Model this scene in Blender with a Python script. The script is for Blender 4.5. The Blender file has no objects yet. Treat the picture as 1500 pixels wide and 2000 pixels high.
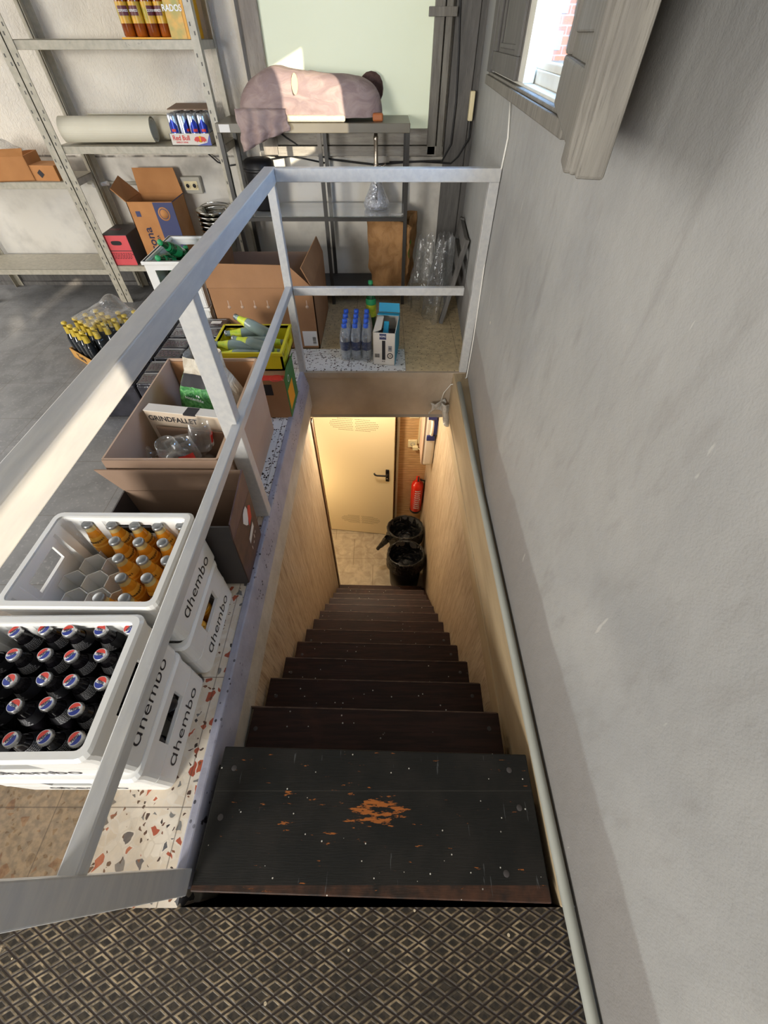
import bpy, bmesh, math, random
from mathutils import Vector, Matrix, Euler, noise
random.seed(7)
S = bpy.context.scene
C = S.collection
PI = math.pi

# ------------------------------------------------------------------ camera, sky, sun, lamps, exposure
cam_d = bpy.data.cameras.new('camera')
cam = bpy.data.objects.new('camera', cam_d); C.objects.link(cam)
cam_d.sensor_fit = 'VERTICAL'; cam_d.sensor_height = 24.0
cam_d.lens = 780.0 / 2000.0 * 24.0
cam_d.clip_start = 0.02; cam_d.clip_end = 200
cam.location = (0, 0, 1.32)
cam.rotation_euler = (math.radians(90 - 50.2245), 0, 0)
S.camera = cam

def lin(r, g, b):
    def f(v):
        v /= 255.0
        return v / 12.92 if v <= 0.04045 else ((v + 0.055) / 1.055) ** 2.4
    return (f(r), f(g), f(b), 1.0)

S.view_settings.view_transform = 'Standard'
S.view_settings.look = 'None'
S.view_settings.exposure = 0.18
S.view_settings.gamma = 1.0
S.view_settings.use_curve_mapping = False

W = bpy.data.worlds.new('sky'); S.world = W; W.use_nodes = True
bg = W.node_tree.nodes['Background']
bg.inputs[0].default_value = (0.30, 0.55, 1.0, 1)
bg.inputs[1].default_value = 14.0

def lamp(name, kind, loc, energy, color, size=(1, 1), target=None, radius=0.1):
    d = bpy.data.lights.new(name, kind)
    d.energy = energy; d.color = color
    if kind == 'AREA':
        d.shape = 'RECTANGLE'; d.size = size[0]; d.size_y = size[1]
    elif kind == 'POINT':
        d.shadow_soft_size = radius
    o = bpy.data.objects.new(name, d); C.objects.link(o); o.location = loc
    if target is not None:
        o.rotation_euler = (Vector(target) - Vector(loc)).to_track_quat('-Z', 'Y').to_euler()
    return o

sun = lamp('sun', 'SUN', (8, -10, 5), 9.0, (1.0, 0.86, 0.66), target=(8 - 0.7, -10 + 1.0, 5 - 0.30))
sun.data.angle = math.radians(0.6)
# area lamps added inside the solid walls for daylight from behind and left
lamp('daylight_standin_back', 'AREA', (-2.3, -3.7, 1.40), 235, (1.0, 0.965, 0.90), (1.3, 1.1), (0.0, 1.0, 0.7))
lamp('daylight_standin_left', 'AREA', (-4.7, 1.9, 1.7), 85, (1.0, 0.97, 0.92), (3.4, 1.7), (0.0, 1.6, 0.8))
# warm lamp in the basement corridor
lamp('basement_lamp', 'POINT', (-0.25, 2.50, -0.43), 33, (1.0, 0.83, 0.61), radius=0.05)
lamp('basement_side_lamp', 'POINT', (-1.0, 2.62, -1.7), 14, (1.0, 0.80, 0.48), radius=0.08)

# ------------------------------------------------------------------ materials
def mat(name, base, rough=0.6, metal=0.0, var=None, vscale=6.0, bump=0.0, bscale=60.0, spec=0.5, stretch=None, emit=None, trans=None, coat=0.0):
    """principled; var=(second colour, amount) mixes by noise"""
    m = bpy.data.materials.new(name); m.use_nodes = True
    nt = m.node_tree; N = nt.nodes; L = nt.links
    b = N['Principled BSDF']
    b.inputs['Base Color'].default_value = base
    b.inputs['Roughness'].default_value = rough
    b.inputs['Metallic'].default_value = metal
    b.inputs['Specular IOR Level'].default_value = spec
    if coat: b.inputs['Coat Weight'].default_value = coat
    tc = N.new('ShaderNodeTexCoord')
    src = tc.outputs['Object']
    if stretch:
        mp = N.new('ShaderNodeMapping'); mp.inputs['Scale'].default_value = stretch
        L.new(src, mp.inputs[0]); src = mp.outputs[0]
    if var:
        n = N.new('ShaderNodeTexNoise'); n.inputs['Scale'].default_value = vscale; n.inputs['Detail'].default_value = 6
        L.new(src, n.inputs['Vector'])
        r = N.new('ShaderNodeValToRGB')
        r.color_ramp.elements[0].position = 0.35; r.color_ramp.elements[1].position = 0.68
        r.color_ramp.elements[0].color = base
        k = var[1]
        r.color_ramp.elements[1].color = tuple(base[i] * (1 - k) + var[0][i] * k for i in range(3)) + (1,)
        L.new(n.outputs['Fac'], r.inputs[0]); L.new(r.outputs[0], b.inputs['Base Color'])
    if bump:
        n2 = N.new('ShaderNodeTexNoise'); n2.inputs['Scale'].default_value = bscale; n2.inputs['Detail'].default_value = 4
        L.new(src, n2.inputs['Vector'])
        bp = N.new('ShaderNodeBump'); bp.inputs['Strength'].default_value = bump; bp.inputs['Distance'].default_value = 0.01
        L.new(n2.outputs['Fac'], bp.inputs['Height']); L.new(bp.outputs[0], b.inputs['Normal'])
    if emit:
        b.inputs['Emission Color'].default_value = emit[0]; b.inputs['Emission Strength'].default_value = emit[1]
    return m

def glassy(name, tint, opacity=0.12, rough=0.04, gl=(1, 1, 1, 1), edge=0.5, crumple=0.0, cscale=25, gain=0.75):
    """thin clear plastic or glass: transparent with glossy reflections that grow at grazing angles"""
    m = bpy.data.materials.new(name); m.use_nodes = True
    nt = m.node_tree; N = nt.nodes; L = nt.links
    N.remove(N['Principled BSDF'])
    out = N['Material Output']
    t = N.new('ShaderNodeBsdfTransparent'); t.inputs[0].default_value = tint
    g = N.new('ShaderNodeBsdfGlossy'); g.inputs['Roughness'].default_value = rough; g.inputs[0].default_value = gl
    d = N.new('ShaderNodeBsdfDiffuse'); d.inputs[0].default_value = gl
    lw = N.new('ShaderNodeLayerWeight'); lw.inputs[0].default_value = edge
    mm = N.new('ShaderNodeMath'); mm.operation = 'MULTIPLY_ADD'
    mm.inputs[1].default_value = gain; mm.inputs[2].default_value = opacity
    mm.use_clamp = True
    mx0 = N.new('ShaderNodeMixShader'); mx0.inputs[0].default_value = 0.25
    L.new(g.outputs[0], mx0.inputs[1]); L.new(d.outputs[0], mx0.inputs[2])
    mx = N.new('ShaderNodeMixShader')
    L.new(lw.outputs['Facing'], mm.inputs[0]); L.new(mm.outputs[0], mx.inputs[0])
    L.new(t.outputs[0], mx.inputs[1]); L.new(mx0.outputs[0], mx.inputs[2])
    L.new(mx.outputs[0], out.inputs[0])
    if crumple:
        tc = N.new('ShaderNodeTexCoord'); n2 = N.new('ShaderNodeTexNoise'); n2.inputs['Scale'].default_value = cscale
        L.new(tc.outputs['Object'], n2.inputs['Vector'])
        bp = N.new('ShaderNodeBump'); bp.inputs['Strength'].default_value = crumple; bp.inputs['Distance'].default_value = 0.02
        L.new(n2.outputs['Fac'], bp.inputs['Height'])
        for s in (g, d, lw): L.new(bp.outputs[0], s.inputs['Normal'])
    return m

class NB:
    """small node-graph helper for the hand-made surface materials"""
    def __init__(s, name, rough=0.6, spec=0.4):
        s.m = bpy.data.materials.new(name); s.m.use_nodes = True
        s.N = s.m.node_tree.nodes; s.L = s.m.node_tree.links
        s.b = s.N['Principled BSDF']; s.b.inputs['Roughness'].default_value = rough; s.b.inputs['Specular IOR Level'].default_value = spec
        tc = s.N.new('ShaderNodeTexCoord'); s.co = tc.outputs['Object']
        sp = s.N.new('ShaderNodeSeparateXYZ'); s.L.new(s.co, sp.inputs[0])
        s.x, s.y, s.z = sp.outputs
    def val(s, inp, v):
        if isinstance(v, (int, float)): inp.default_value = v
        elif isinstance(v, tuple): inp.default_value = v
        else: s.L.new(v, inp)
    def math(s, op, a, b=0.0, c=0.0, clamp=False):
        n = s.N.new('ShaderNodeMath'); n.operation = op; n.use_clamp = clamp
        s.val(n.inputs[0], a); s.val(n.inputs[1], b); s.val(n.inputs[2], c)
        return n.outputs[0]
    def noise(s, scale, detail=5, co=None, rough=0.55, dist=0.0):
        n = s.N.new('ShaderNodeTexNoise'); n.inputs['Scale'].default_value = scale; n.inputs['Detail'].default_value = detail
        n.inputs['Roughness'].default_value = rough; n.inputs['Distortion'].default_value = dist
        s.L.new(co or s.co, n.inputs['Vector']); return n.outputs['Fac']
    def voro(s, scale, feature='F1', co=None, out='Distance', rnd=1.0):
        n = s.N.new('ShaderNodeTexVoronoi'); n.feature = feature; n.inputs['Scale'].default_value = scale
        n.inputs['Randomness'].default_value = rnd
        s.L.new(co or s.co, n.inputs['Vector']); return n.outputs[out]
    def scaled(s, sx, sy, sz, rot=(0, 0, 0)):
        n = s.N.new('ShaderNodeMapping'); n.inputs['Scale'].default_value = (sx, sy, sz); n.inputs['Rotation'].default_value = rot
        s.L.new(s.co, n.inputs[0]); return n.outputs[0]
    def step(s, v, lo, hi):
        n = s.N.new('ShaderNodeMapRange'); n.interpolation_type = 'SMOOTHSTEP'
        s.val(n.inputs['Value'], v); n.inputs['From Min'].default_value = lo; n.inputs['From Max'].default_value = hi
        return n.outputs[0]
    def mix(s, f, a, b):
        n = s.N.new('ShaderNodeMix'); n.data_type = 'RGBA'
        s.val(n.inputs[0], f); s.val(n.inputs[6], a); s.val(n.inputs[7], b)
        return n.outputs[2]
    def color(s, c): s.val(s.b.inputs['Base Color'], c)
    def bump(s, h, strength=0.3, dist=0.01):
        n = s.N.new('ShaderNodeBump'); n.inputs['Strength'].default_value = strength; n.inputs['Distance'].default_value = dist
        s.val(n.inputs['Height'], h); s.L.new(n.outputs[0], s.b.inputs['Normal'])

def m_wall_grey():
    n = NB('grey_painted_plaster', 0.62, 0.35)
    a = n.noise(1.6, 4, dist=0.6); b2 = n.noise(14, 6, n.scaled(1, 1.6, 0.5)); g = n.noise(240, 2)
    base = n.mix(n.step(a, 0.3, 0.7), lin(148, 148, 147), lin(163, 162, 159))
    base = n.mix(n.math('MULTIPLY', n.step(b2, 0.52, 0.75), 0.5), base, lin(138, 136, 133))
    # old darker paint along the foot of the wall, with its own ragged border
    edge = n.math('ADD', n.z, n.math('MULTIPLY', n.math('SUBTRACT', n.noise(5, 4), 0.5), 0.05))
    base = n.mix(n.math('MULTIPLY', n.math('SUBTRACT', 1.0, n.step(edge, 0.272, 0.292)), 0.75), base, lin(134, 130, 127))
    # scratches and chips
    sc = n.noise(7, 2, n.scaled(0.4, 5, 1.2, (0.6, 0, 0)))
    base = n.mix(n.math('MULTIPLY', n.step(sc, 0.735, 0.76), 0.45), base, lin(198, 195, 188))
    ch = n.math('LESS_THAN', n.voro(4.5), 0.045)
    base = n.mix(n.math('MULTIPLY', ch, n.step(n.noise(9), 0.5, 0.6)), base, lin(214, 206, 190))
    n.color(base)
    h = n.math('ADD', n.math('MULTIPLY', n.noise(11, 5), 0.8), n.math('MULTIPLY', g, 0.12))
    n.bump(h, 0.28, 0.02)
    return n.m

def m_far_wall():
    n = NB('embossed_white_wall', 0.7, 0.3)
    e = n.noise(62, 3, n.scaled(1, 1, 0.62, (0, 0.35, 0)), dist=1.2)
    d = n.noise(3.2, 5)
    up = n.mix(n.step(d, 0.35, 0.75), lin(232, 225, 212), lin(206, 199, 188))
    lo = n.mix(n.step(n.noise(5.5, 6), 0.42, 0.7), lin(222, 217, 207), lin(200, 195, 186))
    iz = n.step(n.z, 0.775, 0.79)
    c = n.mix(iz, lo, up)
    # dirty seams
    s1 = n.math('ABSOLUTE', n.math('SUBTRACT', n.z, n.math('ADD', 0.782, n.math('MULTIPLY', n.noise(2.5), 0.012))))
    seam = n.math('MULTIPLY', n.math('SUBTRACT', 1.0, n.step(s1, 0.002, 0.008)), n.step(n.noise(8), 0.4, 0.6))
    c = n.mix(n.math('MULTIPLY', seam, 0.8), c, lin(50, 46, 42))
    grime = n.math('MULTIPLY', n.math('SUBTRACT', 1.0, n.step(n.math('ABSOLUTE', n.math('SUBTRACT', n.z, 0.73)), 0.0, 0.11)), n.step(n.noise(4.5, 5), 0.38, 0.62))
    c = n.mix(n.math('MULTIPLY', grime, 0.4), c, lin(104, 98, 92))
    n.color(c)
    n.bump(n.math('MULTIPLY', e, iz), 0.5, 0.012)
    return n.m

def m_terrazzo():
    n = NB('terrazzo_floor', 0.42, 0.45)
    warp = n.scaled(1, 1, 0.0)
    wn = n.N.new('ShaderNodeTexNoise'); wn.inputs['Scale'].default_value = 30; n.L.new(n.co, wn.inputs['Vector'])
    wa = n.N.new('ShaderNodeVectorMath'); wa.operation = 'MULTIPLY_ADD'; n.L.new(wn.outputs['Color'], wa.inputs[0]); wa.inputs[1].default_value = (0.022, 0.022, 0); n.L.new(warp, wa.inputs[2]); wc = wa.outputs[0]
    chipd = n.voro(40, 'DISTANCE_TO_EDGE', wc); chipc = n.voro(40, 'F1', wc, 'Color')
    chip2 = n.voro(105, 'DISTANCE_TO_EDGE', wc); chip2c = n.voro(105, 'F1', wc, 'Color')
    sep = n.N.new('ShaderNodeSeparateColor'); n.L.new(chipc, sep.inputs[0]); cr, cg, cb = sep.outputs
    sep2 = n.N.new('ShaderNodeSeparateColor'); n.L.new(chip2c, sep2.inputs[0]); dr, dg, db = sep2.outputs
    cream = n.mix(n.step(n.noise(9, 5), 0.3, 0.7), lin(206, 192, 172), lin(222, 214, 202))
    inn = n.math('GREATER_THAN', chipd, n.math('ADD', 0.06, n.math('MULTIPLY', cb, 0.16)))
    c = n.mix(n.math('MULTIPLY', n.step(chipd, 0.05, 0.09), 0.6), cream, n.mix(cg, lin(232, 222, 206), lin(206, 188, 164)))
    c = n.mix(n.math('MULTIPLY', inn, n.math('GREATER_THAN', cr, 0.84)), c, n.mix(cg, lin(180, 92, 62), lin(160, 76, 56)))
    c = n.mix(n.math('MULTIPLY', inn, n.math('LESS_THAN', cr, 0.16)), c, n.mix(cg, lin(88, 88, 92), lin(128, 126, 122)))
    small = n.math('MULTIPLY', n.math('GREATER_THAN', chip2, 0.10), n.math('GREATER_THAN', dr, 0.90))
    c = n.mix(small, c, n.mix(dg, lin(46, 42, 42), lin(130, 84, 60)))
    # the white tiles with black specks by the head of the stairs
    wv = n.voro(92, 'DISTANCE_TO_EDGE', wc); wvc = n.voro(92, 'F1', wc, 'Color')
    sp3 = n.N.new('ShaderNodeSeparateColor'); n.L.new(wvc, sp3.inputs[0])
    white = n.mix(n.math('MULTIPLY', n.math('GREATER_THAN', wv, 0.12), n.math('GREATER_THAN', sp3.outputs[0], 0.74)), lin(228, 227, 224), n.mix(sp3.outputs[1], lin(30, 28, 28), lin(84, 60, 50)))
    isw = n.math('MULTIPLY', n.math('MULTIPLY', n.math('LESS_THAN', n.x, 0.133), n.math('GREATER_THAN', n.x, -0.9)),
                 n.math('MULTIPLY', n.math('LESS_THAN', n.y, 2.48), n.math('GREATER_THAN', n.y, 1.1)))
    c = n.mix(isw, c, white)
    # ochre worn tiles on the far landing
    ov = n.voro(95); ovc = n.voro(95, 'F1', None, 'Color'); sp4 = n.N.new('ShaderNodeSeparateColor'); n.L.new(ovc, sp4.inputs[0])
    och = n.mix(n.step(n.noise(26, 4), 0.3, 0.7), lin(214, 194, 154), lin(188, 168, 134))
    och = n.mix(n.math('MULTIPLY', n.math('LESS_THAN', ov, 0.33), n.math('GREATER_THAN', sp4.outputs[0], 0.84)), och, lin(58, 46, 36))
    iso = n.math('MULTIPLY', n.math('GREATER_THAN', n.y, 2.2), n.math('SUBTRACT', 1.0, isw))
    iso = n.math('MULTIPLY', iso, n.math('GREATER_THAN', n.x, -0.9))
    c = n.mix(iso, c, och)
    # ground-in brown dirt where people walk, clean strip along the edge
    pat = n.math('ADD', n.math('MULTIPLY', n.x, -1.0), n.math('ADD', n.math('MULTIPLY', n.y, -0.55), n.math('MULTIPLY', n.noise(7, 5), 0.12)))
    dirt = n.step(pat, 0.60, 0.72)
    dirt = n.math('MULTIPLY', dirt, n.math('LESS_THAN', n.y, 0.6))
    brown = n.mix(n.step(n.noise(60, 5), 0.35, 0.65), lin(98, 79, 56), lin(130, 107, 78))
    c = n.mix(n.math('MULTIPLY', dirt, 0.38), c, brown)
    heavy = n.math('MULTIPLY', n.step(n.x, -0.71, -0.79), n.math('LESS_THAN', n.y, 0.7))
    c = n.mix(n.math('MULTIPLY', heavy, 0.85), c, brown)
    # grey scuffed floor of the room on the left
    grey = n.mix(n.step(n.noise(5, 6, dist=0.8), 0.35, 0.68), lin(122, 122, 123), lin(98, 98, 100))
    grey = n.mix(n.math('MULTIPLY', n.step(n.noise(70, 3), 0.55, 0.7), 0.4), grey, lin(160, 158, 154))
    far = n.math('MULTIPLY', n.step(n.x, -0.92, -1.1), n.step(n.y, 0.55, 0.75))
    c = n.mix(far, c, grey)
    # tile joints
    for co, off in ((n.x, 0.133), (n.y, 0.076)):
        f = n.math('FRACT', n.math('DIVIDE', n.math('SUBTRACT', co, off - 20 * 0.3347), 0.3347))
        j = n.math('LESS_THAN', n.math('MINIMUM', f, n.math('SUBTRACT', 1.0, f)), 0.0045)
        c = n.mix(n.math('MULTIPLY', j, 0.6), c, lin(74, 62, 50))
    n.color(c)
    n.val(n.b.inputs['Roughness'], n.math('ADD', 0.34, n.math('MULTIPLY', n.noise(20, 4), 0.25)))
    return n.m

def m_diamond():
    n = NB('diamond_relief_tile', 0.5, 0.4)
    k = 1 / 0.0375
    wob = n.math('MULTIPLY', n.math('SUBTRACT', n.noise(30, 3), 0.5), 0.10)
    r2 = 0.70710678
    u = n.math('ADD', n.math('MULTIPLY', n.math('ADD', n.x, n.math('MULTIPLY', n.y, 2.0)), k * r2), 40.0)
    v = n.math('ADD', n.math('MULTIPLY', n.math('SUBTRACT', n.x, n.math('MULTIPLY', n.y, 2.0)), k * r2), 40.0)
    fu = n.math('ABSOLUTE', n.math('SUBTRACT', n.math('FRACT', u), 0.5))
    fv = n.math('ABSOLUTE', n.math('SUBTRACT', n.math('FRACT', v), 0.5))
    d = n.math('ADD', n.math('MAXIMUM', fu, fv), wob)
    wear = n.noise(6, 5); fine = n.noise(90, 5)
    ring = n.math('MULTIPLY', n.step(d, 0.22, 0.31), n.math('SUBTRACT', 1.0, n.step(d, 0.385, 0.42)))
    groove = n.step(n.math('MAXIMUM', fu, fv), 0.435, 0.46)
    c = n.mix(n.step(fine, 0.4, 0.62), lin(34, 29, 23), lin(56, 48, 37))
    ringc = n.mix(n.step(n.noise(40, 4), 0.35, 0.65), lin(104, 88, 66), lin(172, 152, 120))
    amt = n.math('MULTIPLY', ring, n.math('MULTIPLY', n.step(wear, 0.24, 0.56), n.math('ADD', 0.25, n.math('MULTIPLY', n.step(n.noise(48, 5), 0.36, 0.66), 0.7))), clamp=True)
    c = n.mix(amt, c, ringc)
    c = n.mix(groove, c, lin(38, 24, 15))
    # worn-through pale patches
    p = n.math('MULTIPLY', n.step(n.noise(5.5, 6, n.scaled(1, 1.4, 1)), 0.655, 0.69), n.step(fine, 0.35, 0.5))
    c = n.mix(n.math('MULTIPLY', p, 0.8), c, lin(186, 166, 136))
    spk = n.math('MULTIPLY', n.math('LESS_THAN', n.voro(17), 0.055), 1.0)
    c = n.mix(spk, c, lin(206, 190, 160))
    n.color(c)
    n.bump(n.math('SUBTRACT', n.math('MULTIPLY', ring, 0.3), n.math('ADD', groove, n.math('MULTIPLY', fine, 0.15))), 0.5, 0.004)
    return n.m

def m_stair(top):
    n = NB('worn_black_paint_wood' if top else 'dark_varnished_wood', 0.5 if not top else 0.55, 0.28)
    gr = n.noise(10, 5, n.scaled(0.7, 9, 9)); fine = n.noise(60, 4, n.scaled(0.4, 6, 6))
    if top:
        c = n.mix(n.step(n.noise(8, 5), 0.4, 0.65), lin(23, 23, 21), lin(33, 31, 28))
        # bare orange wood where the paint is worn off in flakes
        fl = n.noise(30, 6, n.scaled(0.55, 2.6, 1), rough=0.65); 
        m1 = n.math('SUBTRACT', 1.0, n.step(n.math('ADD', n.math('POWER', n.math('DIVIDE', n.math('ADD', n.x, 0.015), 0.085), 2.0), n.math('POWER', n.math('DIVIDE', n.math('SUBTRACT', n.y, 0.065), 0.032), 2.0)), 0.15, 1.5))
        m2 = n.math('SUBTRACT', 1.0, n.step(n.math('ADD', n.math('POWER', n.math('DIVIDE', n.math('ADD', n.x, 0.14), 0.26), 2.0), n.math('POWER', n.math('DIVIDE', n.math('SUBTRACT', n.y, 0.06), 0.09), 2.0)), 0.1, 1.2))
        msk = n.math('ADD', n.math('MULTIPLY', m1, 0.14), n.math('MULTIPLY', m2, 0.05))
        o = n.step(n.math('ADD', fl, msk), 0.655, 0.69)
        c = n.mix(o, c, n.mix(fine, lin(140, 78, 34), lin(176, 104, 46)))
        edge = n.math('MULTIPLY', n.math('LESS_THAN', n.y, -0.076), n.step(n.noise(18, 5), 0.3, 0.6))
        c = n.mix(n.math('MULTIPLY', edge, 0.6), c, n.mix(n.noise(40), lin(44, 28, 20), lin(112, 72, 50)))
        seam = n.math('LESS_THAN', n.math('ABSOLUTE', n.math('SUBTRACT', n.y, 0.112)), 0.0012)
        c = n.mix(n.math('MULTIPLY', seam, n.math('MULTIPLY', n.noise(12), 0.45)), c, lin(80, 78, 72))
        scr = n.step(n.noise(14, 3, n.scaled(6, 0.6, 1)), 0.69, 0.72)
        c = n.mix(n.math('MULTIPLY', scr, 0.25), c, lin(120, 124, 126))
    else:
        c = n.mix(n.step(gr, 0.35, 0.7), lin(40, 24, 19), lin(60, 35, 27))
        c = n.mix(n.math('MULTIPLY', n.step(n.noise(5, 5), 0.55, 0.75), 0.4), c, lin(92, 54, 40))
    sp = n.math('LESS_THAN', n.voro(38 if top else 28, 'F1', n.scaled(1, 1, 1)), 0.07)
    spm = n.math('MULTIPLY', sp, n.step(n.noise(7, 3), 0.40, 0.5))
    c = n.mix(spm, c, lin(206, 202, 192))
    n.color(c); n.bump(fine, 0.15, 0.004)
    return n.m

def m_planks():
    n = NB('oak_laminate_wall', 0.55, 0.35)
    st = n.scaled(6, 6, 0.55)
    g = n.noise(5, 6, st, dist=0.8); f = n.noise(26, 6, n.scaled(7, 7, 0.35))
    c = n.mix(n.step(g, 0.3, 0.72), lin(200, 182, 156), lin(174, 152, 124))
    c = n.mix(n.math('MULTIPLY', n.step(f, 0.5, 0.66), 0.55), c, lin(120, 92, 66))
    crack = n.step(n.noise(4, 3, n.scaled(9, 9, 0.8), dist=2.0), 0.715, 0.73)
    c = n.mix(n.math('MULTIPLY', crack, 0.7), c, lin(76, 54, 36))
    n.color(c); n.bump(f, 0.2, 0.004)
    return n.m

def m_planks_h():
    n = NB('horizontal_wood_slat_wall', 0.5, 0.35)
    f = n.noise(12, 6, n.scaled(0.7, 1, 9)); g = n.noise(3, 4, n.scaled(1, 1, 6))
    c = n.mix(n.step(f, 0.35, 0.65), lin(222, 186, 138), lin(192, 152, 104))
    line = n.math('LESS_THAN', n.math('FRACT', n.math('DIVIDE', n.math('ADD', n.z, 10), 0.034)), 0.12)
    c = n.mix(n.math('MULTIPLY', line, 0.5), c, lin(96, 62, 34))
    c = n.mix(n.math('MULTIPLY', g, 0.2), c, lin(196, 152, 100))
    n.color(c); return n.m

def m_basement_floor():
    n = NB('slate_look_tile', 0.5, 0.4)
    c = n.mix(n.step(n.noise(8, 6, dist=1.0), 0.35, 0.68), lin(186, 172, 150), lin(160, 146, 126))
    v = n.step(n.noise(6, 3, dist=2.4), 0.49, 0.51)
    c = n.mix(n.math('MULTIPLY', v, 0.12), c, lin(120, 104, 84))
    row = n.math('FLOOR', n.math('DIVIDE', n.math('ADD', n.y, 0.08), 0.37))
    for co, off, p in ((n.y, 2.60, 0.37), (n.math('ADD', n.x, n.math('MULTIPLY', row, 0.23)), 0.33, 0.46)):
        f = n.math('FRACT', n.math('DIVIDE', n.math('SUBTRACT', co, off - 20 * p), p))
        j = n.math('LESS_THAN', n.math('MINIMUM', f, n.math('SUBTRACT', 1.0, f)), 0.008)
        c = n.mix(n.math('MULTIPLY', j, 0.6), c, lin(112, 98, 78))
    n.color(c); n.bump(n.noise(9, 6, dist=1.5), 0.5, 0.01)
    return n.m

def m_brushed_paint(name, a, b, rough=0.4, axis=(1, 1, 1), chips=None, spec=0.5):
    n = NB(name, rough, spec)
    f = n.noise(18, 5, n.scaled(*axis))
    c = n.mix(n.step(f, 0.3, 0.7), a, b)
    if chips:
        ck = n.step(n.noise(34, 6, dist=0.6), 0.66, 0.69)
        c = n.mix(n.math('MULTIPLY', ck, 0.85), c, chips)
    n.color(c); n.bump(f, 0.12, 0.004)
    return n.m

def m_pocked():
    n = NB('lilac_grey_edge_paint', 0.5, 0.45)
    c = n.mix(n.step(n.noise(9, 5), 0.3, 0.7), lin(170, 170, 184), lin(150, 150, 165))
    v = n.voro(70, 'F1', n.scaled(1, 0.8, 1)); vc = n.voro(70, 'F1', n.scaled(1, 0.8, 1), 'Color')
    sp = n.N.new('ShaderNodeSeparateColor'); n.L.new(vc, sp.inputs[0])
    pk = n.math('MULTIPLY', n.math('LESS_THAN', v, 0.26), n.math('GREATER_THAN', sp.outputs[0], 0.55))
    pk = n.math('MULTIPLY', pk, n.step(n.noise(4, 4), 0.42, 0.6))
    c = n.mix(pk, c, lin(36, 34, 40))
    big = n.step(n.noise(13, 6), 0.70, 0.72)
    c = n.mix(big, c, lin(46, 44, 50))
    n.color(c); n.bump(n.noise(16, 5), 0.4, 0.01)
    return n.m

def m_crumple(name, base, second, rough, scale, strength, spec=0.5, dist=0.03, stretch=(1, 1, 1)):
    n = NB(name, rough, spec)
    a = n.noise(scale, 5, n.scaled(*stretch), dist=1.2)
    c = n.mix(n.step(a, 0.35, 0.7), base, second)
    n.color(c); n.bump(a, strength, dist)
    return n.m

def m_weathered(name, a, b, dark, stretch):
    n = NB(name, 0.65, 0.3)
    f = n.noise(9, 6, n.scaled(*stretch)); k = n.noise(30, 5, n.scaled(*stretch))
    c = n.mix(n.step(f, 0.3, 0.7), a, b)
    c = n.mix(n.math('MULTIPLY', n.step(k, 0.56, 0.7), 0.5), c, dark)
    n.color(c); n.bump(k, 0.3, 0.006)
    return n.m

MT = {}
MT['wall'] = m_wall_grey(); MT['farwall'] = m_far_wall(); MT['terrazzo'] = m_terrazzo(); MT['diamond'] = m_diamond()
MT['tread'] = m_stair(False); MT['toptread'] = m_stair(True); MT['planks'] = m_planks(); MT['plankh'] = m_planks_h(); MT['slate'] = m_basement_floor()
MT['rail'] = m_brushed_paint('silver_grey_rail_paint', lin(184, 184, 184), lin(196, 195, 192), 0.30, (3, 0.6, 3), lin(190, 190, 190), 0.6)
MT['curb'] = m_pocked()
MT['plaster'] = mat('cream_plaster_edge', lin(196, 190, 178), 0.7, var=(lin(168, 160, 146), 0.8), vscale=9, bump=0.25, bscale=40)
MT['slab'] = mat('grey_beige_plaster', lin(186, 170, 150), 0.7, var=(lin(164, 148, 128), 0.8), vscale=6, bump=0.3, bscale=30)
MT['ledge'] = mat('tan_plaster_ledge', lin(180, 160, 128), 0.65, var=(lin(158, 138, 108), 0.8), vscale=5, bump=0.25, bscale=30, stretch=(3, 0.6, 3))
MT['conduit'] = mat('grey_conduit_plastic', lin(172, 174, 166), 0.45, var=(lin(150, 152, 144), 0.5), vscale=6)
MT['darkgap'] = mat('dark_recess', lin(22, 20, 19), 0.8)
MT['ceiling'] = mat('grey_ceiling_paint', lin(150, 148, 144), 0.8, var=(lin(138, 136, 132), 0.5))
MT['nosing'] = mat('scuffed_nosing_wood', lin(70, 46, 36), 0.5, var=(lin(120, 96, 78), 0.8), vscale=22, stretch=(1, 5, 5))
MT['shelfmetal'] = m_brushed_paint('grey_shelf_steel', lin(166, 160, 144), lin(184, 177, 160), 0.42, (2, 2, 2), lin(150, 146, 134))
MT['tabledark'] = mat('dark_taupe_metal', lin(46, 43, 40), 0.4, var=(lin(62, 58, 52), 0.6), vscale=5)
MT['tabletop'] = mat('taupe_tabletop', lin(112, 106, 92), 0.4, var=(lin(94, 88, 78), 0.7), vscale=4)
MT['blackboard'] = mat('black_shelf_board', lin(36, 37, 40), 0.45)
MT['shelfglass'] = glassy('shelf_glass', (0.86, 0.9, 0.88, 1), 0.12, 0.03)
MT['frosted'] = None
MT['cloth'] = m_crumple('mauve_cotton', lin(150, 130, 128), lin(172, 152, 146), 0.85, 9, 0.35, 0.2, 0.02, (1, 1, 2))
MT['mattress'] = mat('cream_quilt', lin(206, 196, 172), 0.85, bump=0.4, bscale=90)
MT['browncushion'] = m_crumple('brown_corduroy', lin(82, 62, 58), lin(100, 78, 72), 0.9, 40, 0.4, 0.2)
MT['orangewood'] = mat('orange_brown_wood', lin(170, 96, 46), 0.5)
MT['yellowfoam'] = mat('yellow_foam', lin(238, 206, 150), 0.9)
MT['card'] = mat('brown_cardboard', lin(166, 122, 84), 0.8, var=(lin(150, 108, 74), 0.8), vscale=7, bump=0.06, bscale=140)
MT['cardorange'] = mat('orange_cardboard', lin(190, 132, 78), 0.8, var=(lin(172, 116, 66), 0.7), vscale=9)
MT['cardpink'] = mat('pinkish_cardboard', lin(196, 168, 146), 0.8, var=(lin(182, 152, 130), 0.8), vscale=4)
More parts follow.
